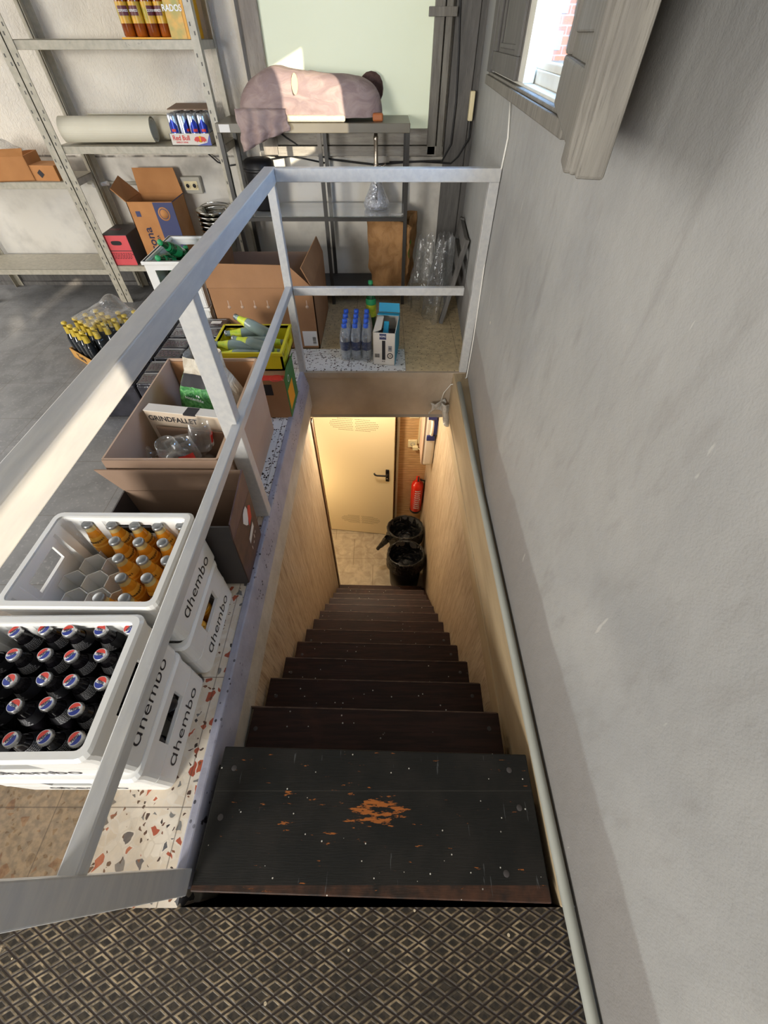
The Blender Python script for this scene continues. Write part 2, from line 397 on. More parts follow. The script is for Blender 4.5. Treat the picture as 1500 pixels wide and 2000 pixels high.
MT['cardgrey'] = mat('greyish_cardboard', lin(150, 124, 104), 0.82, var=(lin(132, 108, 90), 0.7), vscale=5)
MT['cardwhite'] = mat('white_carton', lin(222, 216, 206), 0.7, var=(lin(206, 198, 188), 0.6), vscale=8)
MT['cream'] = mat('cream_carton', lin(206, 188, 166), 0.75)
MT['black'] = mat('black_print', lin(24, 23, 24), 0.5)
MT['ink'] = mat('dark_ink', lin(34, 32, 38), 0.6)
MT['blackcarton'] = mat('charcoal_carton', lin(62, 58, 58), 0.55, var=(lin(76, 70, 68), 0.5), vscale=6)
MT['purple'] = mat('plum_printed_carton', lin(78, 62, 70), 0.45, var=(lin(112, 86, 84), 0.9), vscale=9, stretch=(1, 1, 0.5))
MT['purple2'] = mat('brown_marbled_print', lin(92, 66, 60), 0.45, var=(lin(60, 44, 46), 0.9), vscale=22)
MT['white'] = mat('white_print', lin(232, 232, 232), 0.5)
MT['paperlabel'] = mat('white_paper_label', lin(226, 224, 220), 0.6)
MT['crate'] = mat('white_crate_plastic', lin(238, 238, 236), 0.32, var=(lin(226, 225, 220), 0.6), vscale=5, spec=0.5)
MT['crateyellow'] = mat('yellow_crate_plastic', lin(222, 206, 36), 0.38, var=(lin(198, 184, 40), 0.6))
MT['cola'] = mat('dark_cola_glass', lin(24, 22, 26), 0.07, spec=0.6, coat=0.4)
MT['colaneck'] = mat('clear_cola_neck', lin(52, 50, 52), 0.06, spec=0.6, coat=0.5)
MT['colalabel'] = mat('black_bottle_label', lin(34, 34, 38), 0.4)
MT['silver'] = mat('bright_cap_metal', lin(196, 196, 196), 0.3, 0.9)
MT['capgrey'] = mat('grey_cap_metal', lin(150, 152, 154), 0.35, 0.75, var=(lin(120, 122, 124), 0.6), vscale=60)
MT['capred'] = mat('red_cap_print', lin(224, 74, 62), 0.35)
MT['capblue'] = mat('blue_cap_print', lin(48, 66, 156), 0.35)
MT['capwhite'] = mat('white_cap_print', lin(236, 236, 238), 0.35)
MT['navyink'] = mat('navy_ink', lin(26, 28, 62), 0.5)
MT['juice'] = mat('orange_drink_glass', lin(222, 146, 40), 0.08, spec=0.6, coat=0.4, var=(lin(204, 124, 30), 0.6), vscale=14)
MT['juiceneck'] = mat('clear_neck_glass', lin(196, 176, 120), 0.06, spec=0.6, coat=0.4)
MT['juicelabel'] = mat('yellow_foil_label', lin(236, 176, 66), 0.35)
MT['greenglass'] = mat('green_bottle_glass', lin(18, 74, 44), 0.08, spec=0.6, coat=0.4)
MT['greenlabel'] = mat('green_paper_label', lin(38, 150, 92), 0.5)
MT['lime'] = mat('lime_label', lin(176, 206, 52), 0.45, var=(lin(232, 224, 70), 0.9), vscale=40)
MT['lemonglass'] = mat('cloudy_lemon_glass', lin(136, 154, 150), 0.08, spec=0.6, coat=0.4, var=(lin(116, 134, 132), 0.6), vscale=9)
MT['amber'] = mat('amber_bottle_glass', lin(104, 42, 14), 0.08, spec=0.6, coat=0.6, var=(lin(176, 88, 16), 0.9), vscale=14)
MT['amberlabel'] = mat('yellow_green_label', lin(216, 160, 36), 0.4, var=(lin(140, 142, 46), 0.9), vscale=24)
MT['maroon'] = mat('maroon_label', lin(92, 30, 36), 0.45)
MT['trayyellow'] = mat('yellow_carton', lin(240, 178, 24), 0.45, var=(lin(226, 150, 20), 0.5))
MT['goldfoil'] = mat('gold_neck_foil', lin(206, 178, 62), 0.4, 0.15)
MT['beerglass'] = mat('dark_beer_bottle', lin(26, 30, 34), 0.08, spec=0.6, coat=0.4)
MT['trayorange'] = mat('amber_tray_carton', lin(204, 152, 78), 0.7, var=(lin(186, 136, 66), 0.6))
MT['film'] = glassy('clear_shrink_film', (0.96, 0.97, 0.98, 1), 0.03, 0.12, (0.9, 0.92, 0.95, 1), 0.25, 0.6, 30)
MT['hazefilm'] = glassy('milky_wrap_film', (0.93, 0.935, 0.94, 1), 0.08, 0.14, (0.85, 0.87, 0.88, 1), 0.35, 1.0, 26, gain=0.55)
MT['packdark'] = mat('black_wrapped_pack', lin(44, 44, 50), 0.22, var=(lin(66, 66, 74), 0.7), vscale=14, bump=0.5, bscale=26, coat=0.3)
MT['packband'] = mat('pale_pack_print', lin(150, 150, 152), 0.4)
MT['clear'] = glassy('clear_glass', (0.97, 0.98, 0.98, 1), 0.04, 0.02, (1, 1, 1, 1), 0.35)
MT['windowpane'] = glassy('clear_window_pane', (0.95, 0.97, 0.98, 1), 0.02, 0.02, (1, 1, 1, 1), 0.3, gain=0.06)
MT['drinkglass'] = glassy('thin_drinking_glass', (0.985, 0.99, 0.99, 1), 0.03, 0.015, (1, 1, 1, 1), 0.25, gain=0.55)
MT['crystal'] = glassy('cut_crystal', (0.95, 0.96, 0.97, 1), 0.22, 0.05, (0.95, 0.96, 1, 1), 0.5, 0.8, 60)
MT['pet'] = glassy('clear_water_bottle', (0.95, 0.97, 0.99, 1), 0.12, 0.06, (0.93, 0.96, 1, 1), 0.45)
MT['capplastic'] = mat('blue_cap_plastic', lin(44, 92, 206), 0.35)
MT['navylabel'] = mat('navy_water_label', lin(40, 54, 92), 0.4, var=(lin(60, 76, 116), 0.6), vscale=20)
MT['cyan'] = mat('cyan_carton', lin(28, 148, 186), 0.5)
MT['greenprint'] = mat('green_print', lin(104, 190, 40), 0.6)
MT['greencard'] = mat('green_carton', lin(50, 120, 58), 0.55, var=(lin(40, 102, 50), 0.6))
MT['orangeprint'] = mat('orange_print', lin(240, 160, 24), 0.5)
MT['redprint'] = mat('red_print', lin(206, 52, 44), 0.5)
MT['coral'] = mat('coral_red_carton', lin(222, 86, 90), 0.55, var=(lin(204, 72, 78), 0.5))
MT['bluecard'] = mat('navy_printed_card', lin(58, 64, 104), 0.6)
MT['paper'] = m_crumple('kraft_paper', lin(170, 128, 84), lin(148, 108, 68), 0.8, 14, 0.7, 0.25, 0.03, (1, 1, 0.7))
MT['bagwhite'] = m_crumple('printed_white_bag', lin(216, 208, 192), lin(176, 164, 146), 0.6, 16, 0.8, 0.4, 0.03)
MT['baggreen'] = m_crumple('green_foliage_print', lin(46, 122, 60), lin(116, 190, 110), 0.3, 40, 0.5, 0.5, 0.02)
MT['rollpaper'] = mat('ivory_vinyl_sheet', lin(216, 210, 190), 0.55, var=(lin(204, 197, 176), 0.5))
MT['canblue'] = mat('blue_can', lin(40, 60, 160), 0.3, 0.5)
MT['cansilver'] = mat('silver_can', lin(196, 202, 212), 0.25, 0.8)
MT['steel'] = mat('polished_steel', lin(200, 198, 192), 0.14, 1.0)
MT['socket'] = mat('grey_plastic_box', lin(176, 172, 160), 0.5)
MT['ivory'] = mat('ivory_plastic', lin(232, 218, 176), 0.4)
MT['cable'] = mat('black_cable', lin(20, 20, 22), 0.5)
MT['whitecord'] = mat('white_cord', lin(226, 224, 216), 0.5)
MT['shutter'] = m_weathered('weathered_grey_wood', lin(132, 128, 120), lin(112, 108, 102), lin(84, 79, 72), (6, 6, 0.7))
MT['shutterdark'] = m_weathered('dull_grey_board', lin(108, 105, 102), lin(92, 90, 88), lin(72, 70, 68), (6, 6, 0.7))
MT['trimwarm'] = m_weathered('faded_grey_trim', lin(160, 152, 142), lin(140, 132, 124), lin(110, 103, 96), (5, 5, 0.8))
MT['trimh'] = m_weathered('faded_grey_sill_board', lin(166, 160, 150), lin(144, 138, 130), lin(112, 106, 98), (0.8, 5, 6))
MT['winframe'] = mat('white_window_paint', lin(226, 224, 214), 0.5, var=(lin(206, 202, 190), 0.6), vscale=12)
MT['doorcream'] = mat('cream_door_paint', lin(226, 208, 170), 0.45)
MT['doorframe'] = mat('cream_door_frame', lin(236, 226, 200), 0.5)
MT['hole'] = mat('vent_hole', lin(92, 70, 40), 0.8)
MT['doorblack'] = mat('black_handle', lin(22, 20, 20), 0.35)
MT['fire'] = mat('extinguisher_red', lin(214, 40, 22), 0.25, spec=0.5, coat=0.3)
MT['casewhite'] = mat('white_case_plastic', lin(232, 222, 206), 0.4)
MT['clipblue'] = mat('blue_clip_plastic', lin(44, 50, 110), 0.4)
MT['binbag'] = m_crumple('black_bin_bag', lin(14, 14, 15), lin(24, 24, 25), 0.22, 16, 1.0, 0.6, 0.04)
MT['bin'] = mat('black_bin_plastic', lin(22, 21, 21), 0.4)
MT['darkwood'] = mat('dark_wood_trim', lin(104, 72, 44), 0.5, var=(lin(84, 56, 34), 0.7), vscale=12, stretch=(5, 5, 0.6))
MT['gauze'] = m_crumple('white_gauze', lin(212, 208, 200), lin(186, 182, 174), 0.85, 30, 0.6, 0.2)
MT['extwhite'] = mat('white_render', (0.17, 0.135, 0.06, 1), 0.8)
MT['extbrick'] = None
MT['extroof'] = mat('pale_blue_roof', (0.11, 0.085, 0.055, 1), 0.7, var=((0.13, 0.105, 0.07, 1), 0.6), vscale=1.0)
MT['extglass'] = mat('bluish_window', (0.13, 0.17, 0.25, 1), 0.3)
MT['hookahmetal'] = mat('bronze_steel', lin(176, 164, 150), 0.2, 1.0)
MT['pot'] = mat('matt_black_plastic', lin(26, 25, 27), 0.45)

n = NB('orange_brick', 0.8, 0.2)  # even orange brick with mortar joints, the wall's own colour
br = n.N.new('ShaderNodeTexBrick'); br.inputs['Scale'].default_value = 1.2
br.inputs['Color1'].default_value = (0.22, 0.07, 0.025, 1); br.inputs['Color2'].default_value = (0.17, 0.05, 0.02, 1); br.inputs['Mortar'].default_value = (0.18, 0.13, 0.11, 1)
n.L.new(n.scaled(1, 1, 1, (PI / 2, 0, 0)), br.inputs[0]); n.color(br.outputs[0]); MT['extbrick'] = n.m

# pane of the far window: white-painted glass with daylight behind it
MT['frosted'] = mat('painted_pale_green_glass', lin(214, 218, 196), 0.5, var=(lin(204, 210, 186), 0.6), vscale=1.6, emit=(lin(218, 226, 196), 0.26))

# ------------------------------------------------------------------ geometry helpers
class MB:
    def __init__(s): s.bm = bmesh.new()
    def face(s, pts, m=0, smooth=False):
        vs = [s.bm.verts.new(p) for p in pts]
        try:
            f = s.bm.faces.new(vs); f.material_index = m; f.smooth = smooth; return f
        except ValueError: return None
    def hexa(s, p, m=0):
        """p: 8 points, bottom ring 0-3 then top ring 4-7"""
        v = [s.bm.verts.new(q) for q in p]
        for idx in ((3, 2, 1, 0), (4, 5, 6, 7), (0, 1, 5, 4), (1, 2, 6, 5), (2, 3, 7, 6), (3, 0, 4, 7)):
            f = s.bm.faces.new([v[i] for i in idx]); f.material_index = m
        return s
    def box(s, x0, x1, y0, y1, z0, z1, m=0):
        return s.hexa([(x0, y0, z0), (x1, y0, z0), (x1, y1, z0), (x0, y1, z0), (x0, y0, z1), (x1, y0, z1), (x1, y1, z1), (x0, y1, z1)], m)
    def boxm(s, M, sx, sy, sz, m=0):
        p = [M @ Vector((a * sx / 2, b * sy / 2, c * sz / 2)) for c in (-1, 1) for a, b in ((-1, -1), (1, -1), (1, 1), (-1, 1))]
        return s.hexa(p, m)
    def plate(s, p0, p1, p2, p3, t, m=0):
        """quad sheet of thickness t"""
        p0, p1, p2, p3 = map(Vector, (p0, p1, p2, p3))
        nrm = (p1 - p0).cross(p3 - p0)
        if nrm.length < 1e-9: nrm = (p2 - p1).cross(p3 - p1)
        nrm = nrm.normalized() * (t / 2)
        return s.hexa([p0 - nrm, p1 - nrm, p2 - nrm, p3 - nrm, p0 + nrm, p1 + nrm, p2 + nrm, p3 + nrm], m)
    def tube(s, pts, r, seg=8, m=0, cap=True, smooth=True):
        pts = [Vector(p) for p in pts]; rings = []
        up = Vector((0, 0, 1)); prev = None
        for i, p in enumerate(pts):
            d = (pts[min(i + 1, len(pts) - 1)] - pts[max(i - 1, 0)]).normalized()
            if prev is None:
                a = d.cross(up)
                if a.length < 0.05: a = d.cross(Vector((1, 0, 0)))
            else: a = prev - d * prev.dot(d)
            a.normalize(); prev = a; b = d.cross(a)
            rr = r[i] if isinstance(r, (list, tuple)) else r
            rings.append([s.bm.verts.new(p + (a * math.cos(2 * PI * k / seg) + b * math.sin(2 * PI * k / seg)) * rr) for k in range(seg)])
        for i in range(len(rings) - 1):
            for k in range(seg):
                f = s.bm.faces.new((rings[i][k], rings[i][(k + 1) % seg], rings[i + 1][(k + 1) % seg], rings[i + 1][k])); f.material_index = m; f.smooth = smooth
        if cap:
            f = s.bm.faces.new(rings[0][::-1]); f.material_index = m
            f = s.bm.faces.new(rings[-1]); f.material_index = m
        return s
    def lathe(s, prof, seg=16, m=0, M=None, smooth=True, mats=None, fn=None):
        """prof: list of (r, z); mats: material per band; fn(r,z,a)->(r,z)"""
        M = M or Matrix.Identity(4); rings = []
        for (r, z) in prof:
            if r < 1e-6: rings.append([s.bm.verts.new(M @ Vector((0, 0, z)))])
            else:
                ring = []
                for k in range(seg):
                    a = 2 * PI * k / seg
                    rr, zz = fn(r, z, a) if fn else (r, z)
                    ring.append(s.bm.verts.new(M @ Vector((rr * math.cos(a), rr * math.sin(a), zz))))
                rings.append(ring)
        for i in range(len(rings) - 1):
            A, B = rings[i], rings[i + 1]; mi = mats[i] if mats else m
            for k in range(seg):
                k2 = (k + 1) % seg
                if len(A) == 1 and len(B) == 1: continue
                if len(A) == 1: vs = (A[0], B[k2], B[k])
                elif len(B) == 1: vs = (A[k], A[k2], B[0])
                else: vs = (A[k], A[k2], B[k2], B[k])
                f = s.bm.faces.new(vs); f.material_index = mi; f.smooth = smooth
        return s
    def prism(s, pts, z0, z1, m=0, M=None):
        M = M or Matrix.Identity(4)
        lo = [s.bm.verts.new(M @ Vector((x, y, z0))) for x, y in pts]; hi = [s.bm.verts.new(M @ Vector((x, y, z1))) for x, y in pts]
        f = s.bm.faces.new(lo[::-1]); f.material_index = m
        f = s.bm.faces.new(hi); f.material_index = m
        for i in range(len(pts)):
            j = (i + 1) % len(pts)
            f = s.bm.faces.new((lo[i], lo[j], hi[j], hi[i])); f.material_index = m
        return s
    def grid(s, fn, nu, nv, m=0, smooth=True, wrap_u=False):
        vs = [[s.bm.verts.new(fn(i / (nu if wrap_u else nu - 1), j / (nv - 1))) for j in range(nv)] for i in range(nu)]
        for i in range(nu if wrap_u else nu - 1):
            for j in range(nv - 1):
                i2 = (i + 1) % nu
                f = s.bm.faces.new((vs[i][j], vs[i2][j], vs[i2][j + 1], vs[i][j + 1])); f.material_index = m; f.smooth = smooth
        return s
    def mesh(s, me, M, m=0):
        k = len(s.bm.faces); nv = len(s.bm.verts)
        s.bm.from_mesh(me); s.bm.verts.ensure_lookup_table(); s.bm.faces.ensure_lookup_table()
        for v in s.bm.verts[nv:]: v.co = M @ v.co
        for f in s.bm.faces[k:]: f.material_index = m
        return s
    def build(s, name, mats, parent=None, loc=None, rotz=0.0, bevel=0.0, fix=True):
        if fix: bmesh.ops.recalc_face_normals(s.bm, faces=s.bm.faces[:])
        me = bpy.data.meshes.new(name); s.bm.to_mesh(me); s.bm.free()
        for k in (mats if isinstance(mats, (list, tuple)) else [mats]): me.materials.append(MT[k])
        o = bpy.data.objects.new(name, me); C.objects.link(o)
        if parent is not None: o.parent = parent
        if loc is not None: o.location = loc
        o.rotation_euler.z = rotz
        if bevel:
            b = o.modifiers.new('bevel', 'BEVEL'); b.width = bevel; b.segments = 2; b.limit_method = 'ANGLE'; b.angle_limit = math.radians(40)
        return o

_txt = {}
def text_mesh(t, size, ext=0.0003, fat=0.0):
    key = (t, size, ext, fat)
    if key not in _txt:
        cu = bpy.data.curves.new('lettering', 'FONT'); cu.body = t; cu.size = size; cu.extrude = ext; cu.offset = fat
        cu.align_x = 'CENTER'; cu.align_y = 'CENTER'; cu.resolution_u = 3
        o = bpy.data.objects.new('lettering', cu); C.objects.link(o)
        dg = bpy.context.evaluated_depsgraph_get(); dg.update()
        _txt[key] = bpy.data.meshes.new_from_object(o.evaluated_get(dg))
        bpy.data.objects.remove(o)
    return _txt[key]

def frame(o, x, y, z=None):
    """matrix with origin o and the given x / y directions"""
    x = Vector(x).normalized(); y = Vector(y); y = (y - x * y.dot(x)).normalized(); z = x.cross(y)
    return Matrix(((x.x, y.x, z.x, o[0]), (x.y, y.y, z.y, o[1]), (x.z, y.z, z.z, o[2]), (0, 0, 0, 1)))
FX = lambda x, y, z: frame((x, y, z), (1, 0, 0), (0, 0, 1))        # faces -y
FR = lambda x, y, z: frame((x, y, z), (0, 1, 0), (0, 0, 1))        # faces +x

def tag(o, label, cat, group=None, kind=None):
    o['label'] = label; o['category'] = cat
    if group: o['group'] = group
    if kind: o['kind'] = kind
    return o
def thing(name, label, cat, loc=(0, 0, 0), rotz=0.0, group=None):
    o = bpy.data.objects.new(name, None); C.objects.link(o); o.empty_display_size = 0.05
    o.location = loc; o.rotation_euler = (0, 0, rotz); return tag(o, label, cat, group)
def struct(name, mb, mats, parent=None, bevel=0.0, **k):
    o = mb.build(name, mats, parent, bevel=bevel, **k)
    if parent is None: o['kind'] = 'structure'
    return o
def copy_tree(o, parent=None):
    c = o.copy(); C.objects.link(c)
    if parent is not None: c.parent = parent
    for ch in list(o.children): copy_tree(ch, c)
    return c
def place(proto, used, loc, label, rot=(0, 0, 0), group=None):
    """first call moves the prototype itself, later ones copy the thing and all its parts"""
    o = proto if not used else copy_tree(proto)
    used.append(1); o.location = loc; o.rotation_euler = rot; o['label'] = label
    if group: o['group'] = group
    return o
ORD = ['first', 'second', 'third', 'fourth', 'fifth', 'sixth', 'seventh', 'eighth']

def wallx(y): return 0.45 + (0.053 * (y - 1.2) if y > 1.2 else 0.0)

# ------------------------------------------------------------------ the setting: room above
ZF = -2.665                                   # basement floor
mb = MB()                                     # floor slab around the stair opening
mb.box(-5.0, -0.488, -0.115, 2.22, -0.30, 0.0); mb.box(-5.0, wallx(3.6) + .02, 2.22, 3.6, -0.30, 0.0)
struct('floor', mb, 'terrazzo')
mb = MB(); mb.box(-5.0, 0.47, -4.0, -0.115, -0.30, -0.012)
struct('floor_entrance', mb, 'diamond')
mb = MB(); mb.box(-5.1, 0.8, -4.1, 3.7, 2.75, 2.85); struct('ceiling', mb, 'ceiling')

# right wall with two openings: window_1 (seen) and a second one behind the camera
mb = MB()
def wseg(y0, y1, z0, z1, t=0.10):
    a, b = wallx(y0), wallx(y1)
    mb.hexa([(a, y0, z0), (a + t, y0, z0), (b + t, y1, z0), (b, y1, z0), (a, y0, z1), (a + t, y0, z1), (b + t, y1, z1), (b, y1, z1)])
wseg(-4.0, -1.75, -0.0, 2.75); wseg(-1.75, -0.66, 0, 1.27); wseg(-1.75, -0.66, 1.385, 2.75); wseg(-0.66, 1.2, 0, 2.75)
wseg(1.2, 1.52, 0, 2.75); wseg(1.52, 2.96, 0, 1.175); wseg(1.52, 2.96, 1.72, 2.75); wseg(2.96, 3.65, 0, 2.75)
struct('wall_right', mb, 'wall')
mb = MB(); mb.box(-5.0, 0.70, 3.55, 3.65, 0, 2.75)
struct('wall_far', mb, 'farwall')
mb = MB(); mb.box(-5.1, -5.0, -4.0, 0.0, 0, 2.75); mb.box(-5.1, -5.0, 3.0, 3.65, 0, 2.75); mb.box(-5.1, -5.0, 0, 3.0, 0, 2.75)
struct('wall_left', mb, 'wall')
mb = MB(); mb.box(-5.0, -3.4, -4.1, -4.0, 0, 2.75); mb.box(0.2, 0.5, -4.1, -4.0, 0, 2.75); mb.box(-3.4, 0.2, -4.1, -4.0, 0, 2.75)
struct('wall_back', mb, 'wall')
mb = MB(); mb.box(-5.0, -0.99, 3.53, 3.55, 0, 0.11); mb.box(-5.0, -0.99, 3.51, 3.55, 0, 0.025)
struct('baseboard_far', mb, 'shutterdark')

# far window: painted glass in a grey timber surround
t = bpy.data.objects.new('window_2', None); C.objects.link(t); t['kind'] = 'structure'
mb = MB(); mb.box(-0.70, 0.295, 3.535, 3.555, 0.925, 2.3); mb.build('pane', 'frosted', t)
mb = MB(); mb.box(-0.79, -0.69, 3.50, 3.56, 0.80, 2.4); mb.build('window_frame', 'trimwarm', t, bevel=0.004)
mb = MB(); mb.box(-0.815, -0.792, 3.515, 3.56, 0.82, 2.4); mb.build('window_frame', 'shutterdark', t)
mb = MB(); mb.box(0.28, 0.335, 3.50, 3.56, 0.80, 2.4); mb.box(0.342, 0.378, 3.49, 3.56, 0.80, 2.4); mb.build('window_frame', 'shutter', t, bevel=0.004)
mb = MB(); mb.box(-0.69, 0.28, 3.505, 3.56, 0.85, 0.925); mb.box(-0.70, 0.385, 3.50, 3.56, 0.795, 0.845); mb.build('window_sill', 'trimh', t, bevel=0.003)
mb = MB(); mb.box(0.245, 0.40, 3.475, 3.50, 1.375, 1.41); mb.build('corner_plate', 'shutter', t, bevel=0.002)
mb = MB(); mb.box(0.395, 0.53, 3.505, 3.56, 0, 2.4); mb.box(0.53, 0.60, 3.525, 3.56, 0, 2.4)
struct('trim_1', mb, 'shutterdark', bevel=0.004)

# window_1 in the right wall: white frame, pane, sill board, closed panelled shutter, open shutter
t = bpy.data.objects.new('window_1', None); C.objects.link(t); t['kind'] = 'structure'
def wl(y, off): return wallx(y) + off
def wbar(mb, y0, y1, z0, z1, o0, o1, m=0):
    mb.hexa([(wl(y0, o0), y0, z0), (wl(y0, o1), y0, z0), (wl(y1, o1), y1, z0), (wl(y1, o0), y1, z0),
             (wl(y0, o0), y0, z1), (wl(y0, o1), y0, z1), (wl(y1, o1), y1, z1), (wl(y1, o0), y1, z1)], m)
mb = MB()
wbar(mb, 1.52, 2.96, 1.175, 1.20, 0.01, 0.10); wbar(mb, 1.55, 2.30, 1.20, 1.235, 0.05, 0.09); wbar(mb, 1.55, 2.30, 1.235, 1.255, 0.06, 0.085)
wbar(mb, 2.13, 2.24, 1.20, 1.72, 0.005, 0.045); wbar(mb, 2.20, 2.30, 1.20, 1.72, 0.045, 0.09); wbar(mb, 1.52, 1.58, 1.20, 1.72, 0.03, 0.09)
mb.build('window_frame', 'winframe', t, bevel=0.003)
mb = MB(); wbar(mb, 1.58, 2.20, 1.255, 1.72, 0.070, 0.074); mb.build('pane', 'windowpane', t)
mb = MB(); wbar(mb, 1.35, 3.06, 1.148, 1.182, -0.022, 0.02); wbar(mb, 1.38, 3.04, 1.182, 1.192, -0.012, 0.02); mb.build('window_sill', 'shutter', t, bevel=0.004)
# closed leaf on the far half
mb = MB(); wbar(mb, 2.24, 2.96, 1.20, 1.72, 0.0, 0.04); mb.build('shutter_panel', 'shutterdark', t)
mb = MB(); wbar(mb, 2.24, 2.96, 1.20, 1.262, -0.012, 0.0); wbar(mb, 2.86, 2.96, 1.262, 1.72, -0.012, 0.0); wbar(mb, 2.24, 2.33, 1.262, 1.72, -0.012, 0.0)
wbar(mb, 2.76, 2.79, 1.29, 1.72, -0.006, 0.0); wbar(mb, 2.33, 2.79, 1.275, 1.29, -0.006, 0.0)
mb.build('shutter_frame', 'shutterdark', t, bevel=0.003)
# a narrow outer leaf post by the wall corner
mb = MB(); wbar(mb, 2.98, 3.10, 1.19, 2.3, -0.015, 0.03); mb.build('shutter_post', 'shutterdark', t, bevel=0.003)
# the leaf swung open into the room
a = Vector((0.475, 1.515, 0)); b2 = Vector((0.282, 0.712, 0)); dv = (b2 - a).normalized(); nv = Vector((dv.y, -dv.x, 0))
if nv.x > 0: nv = -nv
def leafbar(mb, s0, s1, z0, z1, n0, n1, m=0):
    pts = []
    for z in (z0, z1):
        for s, q in ((s0, n0), (s0, n1), (s1, n1), (s1, n0)):
            p = a + dv * s + nv * q; pts.append((p.x, p.y, z))
    mb.hexa(pts, m)
Lw = (b2 - a).length
lf = bpy.data.objects.new('open_shutter', None)
mb = MB(); leafbar(mb, 0.0, Lw - 0.09, 1.195, 1.285, -0.012, 0.022); leafbar(mb, 0.0, 0.08, 1.285, 2.2, -0.012, 0.022); mb.build('shutter_frame', 'shutter', t, bevel=0.006)
mb = MB(); leafbar(mb, Lw - 0.10, Lw - 0.022, 1.19, 2.2, -0.018, 0.032); leafbar(mb, Lw - 0.022, Lw - 0.012, 1.19, 2.2, -0.024, 0.024); leafbar(mb, Lw - 0.012, Lw, 1.188, 2.2, -0.022, 0.016)
mb.build('shutter_stile', 'shutter', t, bevel=0.004)
mb = MB(); leafbar(mb, 0.05, Lw - 0.05, 1.26, 2.2, -0.008, 0.010); mb.build('shutter_panel', 'shutter', t)
mb = MB()
for z in (1.32,): leafbar(mb, 0.13, Lw - 0.15, z, 2.2, 0.010, 0.017)
mb.build('shutter_moulding', 'shutter', t, bevel=0.006)
bpy.data.objects.remove(lf)

# stairwell: painted slab edge, plaster and wood-panelled walls, far header
mb = MB(); mb.hexa([(-0.512, -0.085, -0.105), (-0.466, -0.085, -0.105), (-0.466, 2.22, -0.105), (-0.512, 2.22, -0.105), (-0.512, -0.085, 0.006), (-0.486, -0.085, 0.006), (-0.486, 2.22, 0.006), (-0.512, 2.22, 0.006)])
struct('trim_2', mb, 'curb', bevel=0.005)
mb = MB(); mb.box(-0.51, -0.470, -0.115, 2.22, -0.25, -0.105); struct('trim_3', mb, 'plaster', bevel=0.006)
mb = MB(); mb.box(-0.62, -0.492, -0.115, 2.20, ZF, -0.25); struct('wall_stair_left', mb, 'planks')
mb = MB(); mb.box(-0.505, -0.483, 2.165, 2.215, ZF, -0.345); struct('trim_4', mb, 'darkwood', bevel=0.003)
mb = MB(); mb.box(0.42, 0.60, -0.115, 2.23, -0.255, -0.004); struct('trim_5', mb, 'ledge', bevel=0.004)
mb = MB(); mb.box(0.430, 0.60, -0.115, 2.23, -0.42, -0.255); mb.box(0.417, 0.60, -0.115, 2.23, -0.275, -0.255); struct('trim_6', mb, 'ledge', bevel=0.006)
mb = MB(); mb.box(0.44, 0.60, -0.115, 3.10, ZF, -0.42); struct('wall_stair_right', mb, 'planks')
mb = MB(); mb.box(-0.49, 0.50, 2.205, 2.24, -0.31, -0.002); struct('wall_header', mb, 'slab')
mb = MB()
for i in range(40):                                     # cracked lip of screed along the header
    x = -0.485 + i * 0.0245; mb.box(x, x + 0.0246, 2.196 + 0.004 * noise.noise((i * .4, 0, 1)), 2.21, -0.036 + 0.006 * noise.noise((i * .7, 2, 0)), 0.0)
struct('trim_7', mb, 'slab')
mb = MB(); mb.box(-0.62, 0.60, -0.215, -0.115, ZF, -0.02); struct('wall_stair_near', mb, 'darkgap')
# basement corridor
mb = MB(); mb.box(-3.0, 0.60, -0.2, 3.3, ZF - 0.1, ZF); struct('floor_basement', mb, 'slate')
mb = MB(); mb.box(-3.0, 0.60, 2.24, 3.3, -0.36, -0.31); struct('ceiling_basement', mb, 'ceiling')
mb = MB(); mb.box(-3.0, 0.60, 3.08, 3.2, ZF, -0.31); struct('wall_basement_far', mb, 'plankh')
mb = MB(); mb.box(-3.0, -0.62, 2.06, 2.20, ZF, -0.31); struct('wall_basement_near', mb, 'planks')
mb = MB(); mb.box(-3.1, -3.0, 2.1, 3.2, ZF, -0.31); struct('wall_basement_left', mb, 'ceiling')

# basement door, a little ajar, hinged on the left
ang = math.radians(-7.0)
t = bpy.data.objects.new('door_1', None); C.objects.link(t); t['kind'] = 'structure'
t.location = (-0.655, 3.052, ZF); t.rotation_euler.z = ang
dw = 0.765
mb = MB(); mb.box(0, dw, -0.02, 0.02, 0.012, 2.06); mb.build('door_leaf', 'doorcream', t, bevel=0.003)
for zc, rows in ((0.26, 7), (1.66, 7)):
    mb = MB()
    for half in (-1, 1):
        for r in range(rows):
            for k in range(16):
                x = dw / 2 + half * (0.016 + k * 0.0145) + (0.007 if r % 2 else 0); z = zc + (r - (rows - 1) / 2) * 0.021
                e = ((x - dw / 2) / 0.235) ** 2 + ((z - zc) / 0.082) ** 2
                if e > 1 or abs(x - dw / 2) < 0.012: continue
                q = 0.0058
                mb.face([(x - q, -0.0206, z), (x, -0.0206, z - q * .8), (x + q, -0.0206, z), (x, -0.0206, z + q * .8)])
    mb.build('vent_holes', 'hole', t)
hp = bpy.data.objects.new('door_handle', None)
mb = MB(); mb.box(dw - 0.085, dw - 0.048, -0.030, -0.02, 0.955, 1.125); hh = mb.build('door_handle', 'doorblack', t, bevel=0.008)
mb = MB(); mb.tube([(dw - 0.066, -0.03, 1.075), (dw - 0.066, -0.06, 1.075), (dw - 0.085, -0.068, 1.075), (dw - 0.17, -0.068, 1.07), (dw - 0.192, -0.066, 1.078), (dw - 0.20, -0.058, 1.092)], 0.009, 8)
mb.build('lever', 'doorblack', hh)
